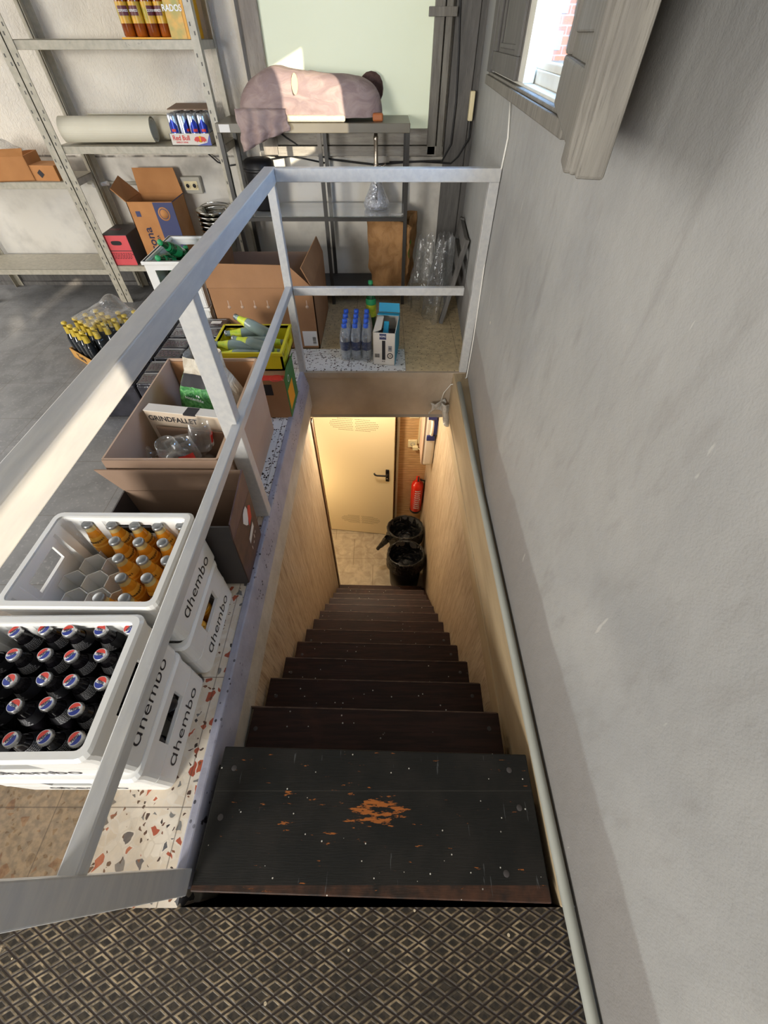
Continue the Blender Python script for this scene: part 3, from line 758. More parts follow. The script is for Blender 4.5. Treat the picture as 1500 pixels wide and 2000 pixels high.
mb = MB(); mb.lathe([(0, 0), (0.008, 0), (0.008, 0.004), (0, 0.004)], 10, M=frame((dw - 0.066, -0.030, 1.0), (1, 0, 0), (0, 0, 1))); mb.build('lock_cylinder', 'steel', hh)
bpy.data.objects.remove(hp)
mb = MB(); mb.box(-0.735, -0.665, 3.035, 3.08, ZF, -0.55); mb.box(0.125, 0.150, 3.03, 3.08, ZF, -0.55); mb.box(-0.735, 0.150, 3.03, 3.08, -0.60, -0.55)
struct('trim_8', mb, 'doorframe', bevel=0.004)
mb = MB(); mb.box(-0.90, -0.735, 3.05, 3.08, ZF, -0.31); struct('trim_9', mb, 'doorframe')

# conduit pipe along the foot of the right wall
mb = MB(); mb.tube([(0.432, -3.9, 0.012), (0.432, -0.3, 0.012), (0.428, 0.3, 0.012), (0.426, 1.4, 0.012), (0.436, 2.06, 0.014)], 0.0135, 12)
tag(mb.build('conduit_pipe', 'conduit'), 'long grey plastic conduit pipe running along the foot of the right wall', 'pipe')

# ------------------------------------------------------------------ stairs
t = thing('staircase', 'steep dark wooden staircase going down to the basement between panelled walls', 'staircase', (0, 0, 0))
sk = math.radians(-1.35)
def tread(x0, x1, y0, y1, z, th, m, name='tread'):
    mb = MB(); R = Matrix.Rotation(sk, 4, 'Z'); cy = (y0 + y1) / 2
    pts = []
    for zz in (z - th, z):
        for x, y in ((x0, y0), (x1, y0), (x1, y1), (x0, y1)):
            q = R @ Vector((x + 0.035, y - cy, 0)); pts.append((q.x - 0.035, q.y + cy, zz))
    mb.hexa(pts); return mb.build(name, m, t, bevel=0.003)
tread(-0.463, 0.402, -0.098, 0.208, 0.0, 0.035, 'toptread')['label'] = 'black painted top tread worn through to orange wood'
for k in range(1, 13):
    x0 = -0.462 if k == 1 else -0.478
    tread(x0, 0.398, 0.205 + (k - 1) * 0.16 - 0.035, 0.205 + k * 0.16, -k * 0.205, 0.035, 'tread')
for k in range(1, 13):
    mb = MB(); mb.box(-0.474, 0.394, -0.003, 0.0012, -0.030, 0.0008); o = mb.build('worn_nosing', 'nosing', t, loc=(0, 0.2045 + k * 0.16, -k * 0.205)); o.rotation_euler.z = sk
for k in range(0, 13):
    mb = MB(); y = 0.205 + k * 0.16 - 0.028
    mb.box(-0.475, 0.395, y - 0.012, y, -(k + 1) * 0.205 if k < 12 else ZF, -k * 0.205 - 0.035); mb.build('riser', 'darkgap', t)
mb = MB()
for x0, x1 in ((-0.489, -0.478), (0.400, 0.432)):
    n0 = len(mb.bm.verts)
    mb.hexa([(x0, -0.07, -0.30), (x1, -0.07, -0.30), (x1, 2.08, ZF), (x0, 2.08, ZF), (x0, -0.07, -0.06), (x1, -0.07, -0.06), (x1, 2.13, -2.52), (x0, 2.13, -2.52)])
mb.build('stringer', 'tread', t)
mb = MB()                                                # screw heads countersunk in the treads
for (x, y) in ((-0.42, 0.165), (-0.43, 0.055), (0.35, 0.16), (0.36, 0.075), (0.30, -0.055)):
    mb.lathe([(0.0, 0.0008), (0.006, 0.0008), (0.0075, 0.0002)], 10, M=Matrix.Translation((x, y, 0)))
for k in range(1, 6):
    for x in (-0.44, 0.36): mb.lathe([(0.0, 0.0008), (0.006, 0.0008), (0.0075, 0.0002)], 10, M=Matrix.Translation((x, 0.205 + k * 0.16 - 0.06, -k * 0.205)))
mb.build('screw_heads', 'blackcarton', t)['kind'] = 'stuff'

# ------------------------------------------------------------------ railing
t = thing('stair_railing', 'silver grey painted steel railing around the stair opening', 'railing', (-0.49, -0.05, 0))
L = Vector((-0.49, -0.05, 0))
def rbox(name, x0, x1, y0, y1, z0, z1):
    mb = MB(); mb.box(x0 - L.x, x1 - L.x, y0 - L.y, y1 - L.y, z0, z1); return mb.build(name, 'rail', t, bevel=0.003)
rbox('top_rail', -0.515, -0.466, -0.085, 2.235, 0.902, 0.952)
rbox('top_rail', -0.466, 0.500, 2.195, 2.235, 0.905, 0.952)
rbox('middle_rail', -0.507, -0.475, -0.075, 2.20, 0.455, 0.487)
rbox('middle_rail', -0.470, 0.415, 2.200, 2.228, 0.44, 0.478)
rbox('post', -0.512, -0.474, 2.196, 2.234, 0.0, 0.905)
mb = MB(); mb.plate((0.478, 2.2, 0), (0.478, 2.235, 0), (0.478, 2.235, 0.905), (0.478, 2.2, 0.905), 0.045); o = mb.build('post', 'rail', t, bevel=0.003); o.location = -L
rbox('post', -0.546, -0.488, 1.072, 1.118, 0.0, 0.905)
mb = MB()                                                # nearest post, slightly out of plumb
x0, x1 = -0.512, -0.472
mb.hexa([(x0, -0.095, 0), (x1, -0.095, 0), (x1, -0.045, 0), (x0, -0.045, 0), (x0, -0.080, 0.905), (x1, -0.080, 0.905), (x1, -0.030, 0.905), (x0, -0.030, 0.905)])
o = mb.build('post', 'rail', t, bevel=0.003); o.location = -L

# ------------------------------------------------------------------ metal shelf units against the far wall
def angle_post(name, par, x, y, z1, sx, sy):
    """slotted angle upright; sx, sy give the directions of its two flanges"""
    mb = MB(); w = 0.040; q = 0.004
    mb.box(min(x, x + sx * w), max(x, x + sx * w), min(y, y + sy * q), max(y, y + sy * q), 0.0, z1, 0)
    mb.box(min(x, x + sx * q), max(x, x + sx * q), min(y, y + sy * w), max(y, y + sy * w), 0.0, z1, 0)
    mb.box(min(x, x + sx * w), max(x, x + sx * w), min(y - 0.0012, y), max(y - 0.0012, y), 0.0, z1, 0)
    z = 0.05
    while z < z1:                                        # slots and bolt holes
        cx = x + sx * w * 0.35; mb.box(cx - 0.003, cx + 0.003, y - 0.0024, y - 0.001, z, z + 0.014, 1)
        cx = x + sx * w * 0.72; mb.box(cx - 0.003, cx + 0.003, y - 0.0024, y - 0.001, z + 0.03, z + 0.044, 1)
        z += 0.105
    return mb.build(name, ['shelfmetal', 'shutterdark'], par)
def shelf_board(par, x0, x1, y0, y1, z):
    mb = MB(); mb.box(x0, x1, y0, y1, z - 0.004, z); mb.box(x0, x1, y0, y0 + 0.003, z - 0.036, z); mb.box(x0, x1, y1 - 0.003, y1, z - 0.036, z)
    mb.box(x0, x0 + 0.003, y0, y1, z - 0.036, z); mb.box(x1 - 0.003, x1, y0, y1, z - 0.036, z)
    return mb.build('shelf', 'shelfmetal', par, bevel=0.002)
t = thing('metal_shelf_unit', 'tall grey slotted steel shelf unit beside the low dark table', 'shelf', (0, 0, 0))
angle_post('upright', t, -1.955, 3.185, 2.1, 1, 1); angle_post('upright', t, -0.952, 3.185, 2.1, -1, 1)
angle_post('upright', t, -1.955, 3.505, 2.1, 1, -1); angle_post('upright', t, -0.952, 3.505, 2.1, -1, -1)
for z in (0.247, 0.887, 1.297): shelf_board(t, -1.945, -0.957, 3.192, 3.50, z)
mb = MB()
for (x, y, z) in ((-0.962, 3.4, 1.02), (-0.962, 3.42, 1.18)): mb.lathe([(0, 0), (0.008, 0), (0.008, 0.006), (0, 0.008)], 8, M=frame((x, 3.19, z), (1, 0, 0), (0, 0, 1)))
mb.bm.free()
t = thing('metal_shelf_unit', 'grey slotted steel shelf unit at the left edge holding two small brown boxes', 'shelf', (0, 0, 0))
angle_post('upright', t, -2.975, 3.185, 2.1, 1, 1); angle_post('upright', t, -2.975, 3.505, 2.1, 1, -1); angle_post('upright', t, -1.962, 3.185, 2.1, -1, 1); angle_post('upright', t, -1.962, 3.505, 2.1, -1, -1)
for z in (0.225, 0.72): shelf_board(t, -2.965, -1.966, 3.192, 3.50, z)

# ------------------------------------------------------------------ cardboard helpers
def open_box(par, x0, x1, y0, y1, z0, z1, m, t_=0.005, name='box_body', mats=None):
    mb = MB()
    mb.box(x0, x1, y0, y1, z0, z0 + t_); mb.box(x0, x0 + t_, y0, y1, z0, z1); mb.box(x1 - t_, x1, y0, y1, z0, z1)
    mb.box(x0, x1, y0, y0 + t_, z0, z1); mb.box(x0, x1, y1 - t_, y1, z0, z1)
    return mb.build(name, m, par)
def flap(par, pts, m, t_=0.004, name='flap'):
    mb = MB(); mb.plate(*pts, t_); return mb.build(name, m, par)
def lettering(par, items, m, name='lettering'):
    """items: (text, size, matrix[, fat])"""
    mb = MB()
    for it in items: mb.mesh(text_mesh(it[0], it[1], 0.0002, it[3] if len(it) > 3 else 0.0), it[2])
    return mb.build(name, m, par, fix=False)

# red and black carton on the low shelf
t = thing('drinks_carton', 'black carton with a coral red front and cut-out handle on the low steel shelf', 'box', (-1.855, 3.325, 0.247))
mb = MB(); mb.box(-0.088, 0.088, -0.12, 0.12, 0, 0.185); mb.build('carton_body', 'blackcarton', t, bevel=0.003)
mb = MB(); mb.box(-0.086, 0.086, -0.1225, -0.1205, 0.093, 0.182); mb.box(-0.086, 0.086, -0.1225, -0.1205, 0.002, 0.088); mb.build('front_panel', 'coral', t)
mb = MB(); mb.prism([(0.036 * math.copysign(abs(math.cos(a)) ** .6, math.cos(a)), 0.013 * math.copysign(abs(math.sin(a)) ** .6, math.sin(a))) for a in [k * PI / 12 for k in range(24)]], 0, 0.0012, M=FX(0, -0.1226, 0.138)); mb.build('hand_hole', 'black', t)
mb = MB()
for r in range(5):
    x = -0.07
    while x < 0.07:
        w = random.uniform(0.008, 0.02); mb.box(x, x + w, -0.1232, -0.1226, 0.074 - r * 0.008, 0.0775 - r * 0.008); x += w + 0.005
mb.box(-0.075, 0.0, -0.02, 0.02, 0.1855, 0.186); mb.build('small_print', 'maroon', t)['kind'] = 'stuff'

# tall brown carton with navy panel
t = thing('beer_carton', 'tall open brown carton with a navy panel and round seal on the low shelf', 'box', (-1.535, 3.335, 0.247))
open_box(t, -0.150, 0.150, -0.115, 0.115, 0, 0.365, 'cardorange')
flap(t, [(-0.150, 0.113, 0.365), (0.150, 0.113, 0.365), (0.125, 0.135, 0.495), (-0.15, 0.135, 0.495)], 'cardorange')
flap(t, [(-0.150, -0.115, 0.365), (-0.150, 0.115, 0.365), (-0.245, 0.10, 0.46), (-0.225, -0.10, 0.43)], 'cardorange')
flap(t, [(-0.15, -0.114, 0.365), (0.15, -0.114, 0.365), (0.13, -0.06, 0.255), (-0.13, -0.06, 0.255)], 'cardorange')
flap(t, [(0.150, -0.115, 0.365), (0.150, 0.115, 0.365), (0.105, 0.10, 0.29), (0.105, -0.10, 0.29)], 'bluecard')
mb = MB(); mb.box(0.02, 0.1502, -0.1164, -0.1152, 0.0, 0.362); mb.box(-0.112, -0.082, -0.1164, -0.1152, 0.285, 0.315); mb.build('printed_panel', 'bluecard', t)
mb = MB()
mb.lathe([(0.030, 0.0), (0.038, 0.0), (0.038, 0.0008), (0.030, 0.0008)], 28, M=FX(0.075, -0.1166, 0.30)); mb.lathe([(0.0, 0.0), (0.026, 0.0), (0.026, 0.0008), (0.0, 0.0008)], 24, M=FX(0.075, -0.1166, 0.30))
mb.build('round_seal', 'cardorange', t)
lettering(t, [('Corona', 0.075, frame((-0.07, -0.1164, 0.11), (0, 0, 1), (-1, 0, 0)), 0.001)], 'navyink')
lettering(t, [('CERVEZA', 0.024, frame((-0.018, -0.1164, 0.13), (0, 0, 1), (-1, 0, 0)), 0.0005)], 'navyink')
lettering(t, [('Corona', 0.022, frame((0.095, -0.1170, 0.14), (0, 0, 1), (-1, 0, 0)))], 'cardorange')
mb = MB(); mb.prism([(-0.02, -0.04), (0.015, -0.045), (0.03, 0.0), (0.01, 0.02), (-0.02, 0.01)], 0, 0.0008, M=FX(0.02, -0.1172, 0.10)); mb.build('orange_emblem', 'orangeprint', t)

# nested steel buckets
def bucket(z, lab):
    t = thing('steel_bucket', lab, 'bucket', (-1.165, 3.345, 0.247 + z), group='nested steel buckets on the low shelf')
    mb = MB(); mb.lathe([(0.0, 0.0), (0.075, 0.0), (0.083, 0.01), (0.112, 0.185), (0.120, 0.19), (0.122, 0.195), (0.118, 0.197), (0.109, 0.188), (0.080, 0.014), (0, 0.008)], 40); mb.build('bucket_body', 'steel', t)
    for s in (-1, 1):
        mb = MB(); mb.lathe([(0, 0), (0.012, 0), (0.012, 0.006), (0, 0.01)], 10, M=frame((s * 0.111, 0, 0.17), (0, 1, 0), (0, 0, 1)) if s > 0 else frame((s * 0.111, 0, 0.17), (0, -1, 0), (0, 0, 1))); mb.build('ear', 'steel', t)
    mb = MB(); mb.tube([(0.118 * math.cos(a), 0.03 + 0.085 * math.sin(a) * 0.4 + 0.02, 0.17 + 0.015 + 0.03 * math.sin(a)) for a in [k * PI / 14 for k in range(15)]], 0.003, 6); mb.build('handle', 'steel', t)
for k in range(5): bucket(k * 0.026, 'polished steel bucket, %s of the nested stack on the low shelf' % ['lowest', 'second from the bottom', 'middle one', 'second from the top', 'topmost and open'][k])

# ivory roll lying on the middle shelf
t = thing('vinyl_roll', 'loose ivory vinyl sheet rolled up on the middle shelf', 'roll', (-1.60, 3.33, 0.887))
def spiral(r0, r1, turns, x0, x1, cy, cz, n=72, th=0.003):
    mb = MB()
    for k in range(n):
        a0 = -PI * 0.4 + k / n * turns * 2 * PI; a1 = -PI * 0.4 + (k + 1) / n * turns * 2 * PI; q0 = r0 + (r1 - r0) * k / n; q1 = r0 + (r1 - r0) * (k + 1) / n
        P = lambda x, a, r: (x, cy + r * math.cos(a), cz + r * math.sin(a))
        mb.hexa([P(x0, a0, q0), P(x1, a0, q0), P(x1, a0, q0 + th), P(x0, a0, q0 + th), P(x0, a1, q1), P(x1, a1, q1), P(x1, a1, q1 + th), P(x0, a1, q1 + th)])
    bmesh.ops.remove_doubles(mb.bm, verts=mb.bm.verts[:], dist=0.0002)
    return mb
spiral(0.040, 0.060, 1.85, -0.30, 0.235, -0.065, 0.063).build('outer_sheet', 'rollpaper', t)
spiral(0.045, 0.057, 1.4, -0.20, 0.325, 0.055, 0.060).build('inner_sheet', 'rollpaper', t)

# energy drink tray with cans
t = thing('can_tray', 'white drinks tray printed with two red bulls on the middle shelf', 'tray', (-1.145, 3.325, 0.887))
open_box(t, -0.118, 0.118, -0.118, 0.118, 0, 0.052, 'cardwhite', 0.003, 'tray_body')
mb = MB(); mb.plate((-0.118, -0.04, 0.146), (0.118, -0.04, 0.146), (0.112, 0.12, 0.158), (-0.112, 0.12, 0.158), 0.004); mb.build('tray_lid', 'cardgrey', t)
lettering(t, [('Red Bull', 0.030, FX(-0.052, -0.119, 0.033), 0.0007), ('ENERGY DRINK', 0.010, FX(-0.052, -0.119, 0.014), 0.0002)], 'redprint')
mb = MB(); mb.lathe([(0.0, 0.0), (0.014, 0.0), (0.014, 0.0006), (0.0, 0.0006)], 20, M=FX(0.058, -0.1188, 0.028)); mb.build('sun_disc', 'trayyellow', t)
for s in (-1, 1):
    mb = MB(); mb.prism([(0.058 + s * x, z) for x, z in ((0.004, 0.034), (0.012, 0.040), (0.026, 0.037), (0.036, 0.026), (0.032, 0.018), (0.026, 0.021), (0.022, 0.014), (0.016, 0.020), (0.010, 0.016), (0.004, 0.024))], 0, 0.0008, M=FX(0, -0.1194, 0)); mb.build('bull_emblem', 'redprint', t)
mb = MB(); mb.prism([(0.03, 0.0), (0.118, 0.0), (0.118, 0.05), (0.095, 0.012)], 0, 0.0005, M=FX(0, -0.1184, 0.001)); mb.build('blue_corner', 'capblue', t)
pc = thing('drink_can', '', 'can'); u = []
mb = MB(); mb.lathe([(0, 0), (0.022, 0), (0.0265, 0.006), (0.0265, 0.045), (0.0265, 0.118), (0.0225, 0.130), (0.021, 0.131), (0.0, 0.128)], 20, mats=[1, 1, 0, 1, 1, 1, 1]); mb.build('can_body', ['canblue', 'cansilver'], pc)
mb = MB(); mb.grid(lambda a, b: (0.0268 * math.sin((a - .5) * 2), -0.0268 * math.cos((a - .5) * 2), 0.05 + 0.06 * b * (1 - abs(a - .5))), 9, 3); mb.build('blue_panel', 'canblue', pc)
mb = MB(); mb.grid(lambda a, b: (0.027 * math.sin((a - .5) * .9), -0.027 * math.cos((a - .5) * .9), 0.055 + 0.012 * b), 6, 2); mb.build('red_print', 'redprint', pc)
for j in range(4):
    for i in range(4):
        place(pc, u, (-1.145 - 0.0855 + i * 0.057, 3.325 - 0.0855 + j * 0.057, 0.891), 'blue and silver can in the white tray, %s row, %s from left' % (ORD[j], ORD[i]), (0, 0, (0.0, 1.2, 0.5, 0.15)[i] if j == 0 else i * 1.3 + j), 'energy drink cans in the tray')

# amber bottles in a yellow carton on the top shelf
t = thing('beer_bottle_carton', 'yellow printed bottle carton on the top shelf against the upright', 'carton', (-1.19, 3.33, 1.297))
mb = MB(); mb.box(-0.175, 0.185, -0.10, 0.13, 0.0, 0.006); mb.box(0.172, 0.186, -0.115, 0.13, 0.0, 0.24); mb.box(-0.175, 0.185, 0.122, 0.13, 0, 0.24); mb.build('carton_body', 'trayyellow', t)
mb = MB(); mb.box(0.09, 0.172, -0.118, -0.113, 0.0, 0.16); mb.build('side_wrap', 'amberlabel', t)
lettering(t, [('RADOS', 0.030, FX(0.128, -0.1185, 0.10), 0.0008)], 'white')
pa = thing('amber_bottle', '', 'bottle'); u = []
mb = MB(); mb.lathe([(0, 0), (0.027, 0.0), (0.0305, 0.005), (0.0305, 0.13), (0.027, 0.155), (0.0145, 0.185), (0.0135, 0.225), (0, 0.226)], 20); mb.build('glass_body', 'amber', pa)
mb = MB(); mb.lathe([(0.0310, 0.045), (0.0310, 0.115)], 20); mb.build('label', 'amberlabel', pa)
mb = MB(); mb.grid(lambda a, b: (0.0316 * math.sin((a - .5) * 1.6), -0.0316 * math.cos((a - .5) * 1.6), 0.07 + 0.032 * b), 8, 2); mb.build('name_band', 'maroon', pa)
mb = MB()
for k, ch in enumerate('DESPERADOS'):
    a = (k - 4.5) * 0.15; mb.mesh(text_mesh(ch, 0.012), frame((0.032 * math.sin(a), -0.032 * math.cos(a), 0.086), (math.cos(a), math.sin(a), 0), (0, 0, 1)))
mb.build('lettering', 'white', pa, fix=False)
mb = MB(); mb.lathe([(0, 0.232), (0.0145, 0.232), (0.0155, 0.222), (0.0135, 0.222)], 16); mb.build('cap', 'trayyellow', pa)
for j in range(3):
    for i in range(5):
        if i == 4 and j == 0: continue
        place(pa, u, (-1.327 + i * 0.064, 3.262 + j * 0.064, 1.304), 'amber bottle with yellow label on the top shelf, %s row, %s from the left' % (['front', 'middle', 'rear'][j], ORD[i]), (0, 0, (0.3, -0.2, 0.9, -0.4, 0.1)[i]), 'amber bottles on the top shelf')

# small boxes on the left shelf unit
t = thing('small_box', 'open brown cardboard box on the left shelf, beside a smaller closed box', 'box', (-2.31, 3.30, 0.72), rotz=math.radians(9))
open_box(t, -0.19, 0.10, -0.10, 0.10, 0, 0.12, 'cardorange'); flap(t, [(-0.19, -0.102, 0.12), (0.10, -0.102, 0.12), (0.12, -0.115, 0.155), (-0.19, -0.115, 0.15)], 'cardorange')
mb = MB(); mb.grid(lambda a, b: (-0.16 + 0.22 * a, -0.06 + 0.13 * b, 0.11 + 0.06 * math.sin(a * PI) * math.sin(b * PI) + 0.015 * noise.noise((a * 5, b * 5, 0))), 14, 10); tag(mb.build('plastic_wrap', 'hazefilm', None, loc=(-2.31, 3.30, 0.735)), 'crumpled clear plastic film bulging out of the open brown box on the left shelf', 'plastic film')
t = thing('small_box', 'small closed brown cardboard box with a square mark on the left shelf', 'box', (-2.115, 3.285, 0.72), rotz=math.radians(-5))
mb = MB(); mb.box(-0.085, 0.085, -0.07, 0.07, 0, 0.075); mb.build('box_body', 'cardorange', t, bevel=0.002)
mb = MB(); mb.boxm(FX(-0.02, -0.0715, 0.035) @ Matrix.Rotation(0.6, 4, 'Z'), 0.03, 0.03, 0.001); mb.build('square_mark', 'ink', t)

# socket box and wall conduit
t = thing('wall_socket', 'grey double socket box with two ivory outlets on the far wall', 'socket', (-1.333, 3.55, 0.595))
mb = MB(); mb.box(-0.066, 0.066, -0.045, 0, 0, 0.092); mb.build('housing', 'socket', t, bevel=0.004)
mb = MB(); mb.box(-0.045, 0.045, -0.049, -0.044, 0.022, 0.070); mb.build('face_plate', 'ivory', t)
for s in (-1, 1):
    mb = MB(); mb.lathe([(0.012, 0.001), (0.018, 0.001), (0.019, 0.0), (0.019, 0.003), (0.012, 0.003)], 18, M=FX(s * 0.023, -0.0495, 0.046)); mb.lathe([(0, -0.001), (0.012, -0.001), (0.012, 0.0005), (0, 0.0005)], 18, m=1, M=FX(s * 0.023, -0.0495, 0.046)); mb.build('outlet', ['ivory', 'ink'], t)
mb = MB(); mb.tube([(-2.06, 3.533, 0.652), (-1.40, 3.533, 0.642)], 0.0095, 8); tag(mb.build('wall_conduit', 'socket'), 'thin grey conduit running along the far wall to the double socket', 'pipe')
mb = MB(); mb.tube([(-2.02, 3.52, 0.64), (-1.90, 3.50, 0.655)], 0.013, 8); tag(mb.build('pipe_end', 'white'), 'short white pipe end behind the shelf upright on the far wall', 'pipe')

# ------------------------------------------------------------------ low dark table with glass shelf
t = thing('low_shelf_table', 'low dark metal shelf table with a glass shelf under the far window', 'table', (0, 0, 0))
TX0, TX1, TY0, TY1 = -0.962, 0.150, 3.145, 3.485
mb = MB(); mb.box(TX0, TX1, TY0, TY1, 0.948, 0.990); mb.build('tabletop', 'tabletop', t, bevel=0.003)
for x in (TX0 + 0.012, -0.378, TX1 - 0.012):
    for y in (TY0 + 0.012, TY1 - 0.012):
        mb = MB(); mb.box(x - 0.0115, x + 0.0115, y - 0.0115, y + 0.0115, 0, 0.948); mb.build('leg', 'tabledark', t)
mb = MB(); mb.box(TX0, TX1, TY0, TY0 + 0.02, 0.525, 0.545); mb.box(TX0, TX1, TY1 - 0.02, TY1, 0.525, 0.545); mb.build('shelf_frame', 'tabledark', t)
mb = MB(); mb.box(TX0 + 0.01, TX1 - 0.01, TY0 + 0.006, TY1 - 0.006, 0.546, 0.552); mb.build('glass_shelf', 'shelfglass', t)
mb = MB(); mb.box(TX0 + 0.02, TX1 - 0.02, TY0 + 0.01, TY1 - 0.01, 0.085, 0.10); mb.build('bottom_shelf', 'blackboard', t)
mb = MB(); mb.box(TX0 + 0.02, TX0 + 0.08, TY0 - 0.002, TY0, 0.952, 0.985); mb.build('price_sticker', 'paperlabel', t)

# lumpy bundle under a mauve cover lying on the table
t = thing('covered_bundle', 'lumpy bundle wrapped in a torn mauve cloth on the low table', 'bundle', (0, 0, 0.99))
def bun(u, v):
    a = u * 2 * PI
    x = -0.425 + 0.415 * math.copysign(abs(math.cos(a)) ** 0.75, math.cos(a)) * math.cos(v * PI / 2) ** 0.45
    y = 3.315 + 0.155 * math.copysign(abs(math.sin(a)) ** 0.75, math.sin(a)) * math.cos(v * PI / 2) ** 0.45
    h = 0.185 + 0.02 * math.sin(6 * x) - 0.05 * max(0, (-0.62 - x)) / 0.2
    z = 0.016 + h * math.sin(v * PI / 2) ** 0.85
    d = Vector((x + 0.52, y - 3.16, z - 0.04)); rad = math.atan2(d.z, d.x)                    # folds fan out of the gathered knot
    w = 0.010 * abs(math.sin(rad * 9 + 2.5 * noise.noise((x * 6, y * 6, z * 6)))) * math.exp(-abs(d.length - 0.14) * 4) + 0.010 * noise.noise((x * 9, y * 9, z * 11))
    pin = math.exp(-((x + 0.52) ** 2 + (z - 0.05) ** 2) / 0.006) * (0.03 if y < 3.3 else 0)
    return (x, y + (w + pin) * (1 if y > 3.315 else 1), z + w * 0.6)
mb = MB(); mb.grid(bun, 90, 26, wrap_u=True); mb.build('cover', 'cloth', t)
def tail(u, v):
    x = -0.84 + 0.29 * u + 0.02 * v; z = -0.005 + 0.06 * (1 - v) - v * (0.085 + 0.03 * (1 - u)) * (1 - 0.75 * u); y = 3.165 - 0.045 * min(1, v * 1.6) + 0.012 * math.sin(u * 21 + v * 3) * (0.4 + v)
    return (x + 0.02 * noise.noise((u * 3, v * 3, 0)), y, z)
mb = MB(); mb.grid(tail, 34, 12); o = mb.build('hanging_corner', 'cloth', t); sm = o.modifiers.new('thickness', 'SOLIDIFY'); sm.thickness = 0.004
mb = MB(); mb.box(-0.70, -0.22, 3.158, 3.44, 0.002, 0.030); mb.build('quilt', 'mattress', t, bevel=0.01)
mb = MB(); mb.grid(lambda u, v: (-0.487 + 0.017 * math.cos(u * 2 * PI) * (1 - v), 3.185 + 0.02 * math.sin(u * 2 * PI) * (1 - v), 0.150 + 0.040 * math.sin(u * 2 * PI) * (1 - v)), 14, 4, wrap_u=True); mb.build('torn_hole', 'yellowfoam', t)
t = thing('brown_cushion', 'brown corduroy cushion standing behind the mauve bundle on the table', 'cushion', (-0.075, 3.47, 1.015), rotz=0.1)
mb = MB(); mb.lathe([(0, -0.02), (0.05, -0.018), (0.062, 0.0), (0.05, 0.018), (0, 0.02)], 4, M=Matrix.Translation((0, 0, 0.090)) @ Matrix.Rotation(PI / 2 - 0.12, 4, 'X') @ Matrix.Rotation(PI / 4, 4, 'Z') @ Matrix.Diagonal((1.9, 1.9, 1, 1)))
o = mb.build('cushion_body', 'browncushion', t); s_ = o.modifiers.new('round', 'SUBSURF'); s_.levels = 2; s_.render_levels = 2
t = thing('wooden_stub', 'small orange brown wooden stub sticking out under the mauve bundle', 'wood piece', (-0.035, 3.22, 0.99))
mb = MB(); mb.box(-0.03, 0.03, -0.02, 0.02, 0, 0.035); mb.build('stub', 'orangewood', t, bevel=0.008)

# hookah standing on the glass shelf
t = thing('hookah', 'glass water pipe with a tall metal stem on the glass shelf', 'hookah', (-0.050, 3.325, 0.552))
mb = MB(); mb.lathe([(0, 0.0), (0.070, 0.0), (0.082, 0.012), (0.083, 0.035), (0.070, 0.065), (0.045, 0.11), (0.032, 0.15), (0.028, 0.19), (0.030, 0.195), (0.026, 0.195), (0.025, 0.15), (0.040, 0.11), (0.065, 0.065), (0.077, 0.035), (0.076, 0.014), (0, 0.006)], 32, fn=lambda r, z, a: (r * (1 + 0.025 * math.cos(16 * a) * (1 if z < 0.12 else 0)), z)); mb.build('glass_base', 'crystal', t)
mb = MB(); mb.lathe([(0, 0.03), (0.008, 0.03), (0.008, 0.19), (0.030, 0.192), (0.030, 0.205), (0.013, 0.215), (0.017, 0.23), (0.012, 0.245), (0.013, 0.34), (0.015, 0.36), (0.012, 0.365), (0.010, 0.385), (0, 0.386)], 20); mb.build('stem', 'hookahmetal', t)
mb = MB(); mb.tube([(0.012, 0, 0.215), (0.05, -0.01, 0.225), (0.06, -0.012, 0.235)], 0.006, 8); mb.build('hose_port', 'hookahmetal', t)
mb = MB(); mb.box(0.045, 0.135, 3.19, 3.215, 0.5525, 0.5535); tag(mb.build('price_tag', 'paperlabel'), 'small white paper tag lying on the glass shelf beside the hookah', 'tag')

t = thing('black_pot', 'tall matt black pot standing on the left of the glass shelf', 'pot', (-0.80, 3.33, 0.552))
mb = MB(); mb.lathe([(0, 0), (0.075, 0), (0.085, 0.012), (0.098, 0.20), (0.096, 0.245), (0.075, 0.258), (0, 0.262)], 28); mb.build('pot_body', 'pot', t)
mb = MB(); mb.lathe([(0.099, 0.20), (0.102, 0.203), (0.102, 0.215), (0.098, 0.218)], 28); mb.build('rim_band', 'pot', t)

# kraft paper bag on the bottom shelf
t = thing('paper_bag', 'crumpled kraft paper bag with a green print on the bottom shelf of the table', 'bag', (0.055, 3.295, 0.101), rotz=math.radians(-12))
def bagf(u, v, w=0.140, d=0.095, h=0.41, seed=0, top=0.03):
    a = u * 4; k = int(a) % 4; f = a - int(a)
    c = [(-w, -d), (w, -d), (w, d), (-w, d)]; p = c[k]; q = c[(k + 1) % 4]
    x = p[0] + (q[0] - p[0]) * f; y = p[1] + (q[1] - p[1]) * f; z = h * v
    if k in (1, 3): x *= 1 - 0.22 * math.sin(f * PI) * v
    s = 1 + 0.10 * v; n1 = noise.noise((x * 11, y * 11 + seed, z * 9)); n2 = noise.noise((x * 24, y * 24 + 5, z * 20 + seed))
    z += (top * noise.noise((u * 9, seed, 2)) + 0.02 * math.sin(u * 15)) * max(0, v - .7) / .3
    return (x * s + 0.026 * n1 + 0.012 * n2, y * s + 0.020 * noise.noise((y * 10, x * 10, z * 10)) + 0.006 * n2, z)
mb = MB(); mb.grid(lambda u, v: bagf(u, v), 64, 24, wrap_u=True); mb.face([(-.13, -.08, 0.004), (.13, -.08, 0.004), (.13, .08, 0.004), (-.13, .08, 0.004)])
o = mb.build('bag_body', 'paper', t); s_ = o.modifiers.new('thickness', 'SOLIDIFY'); s_.thickness = 0.002
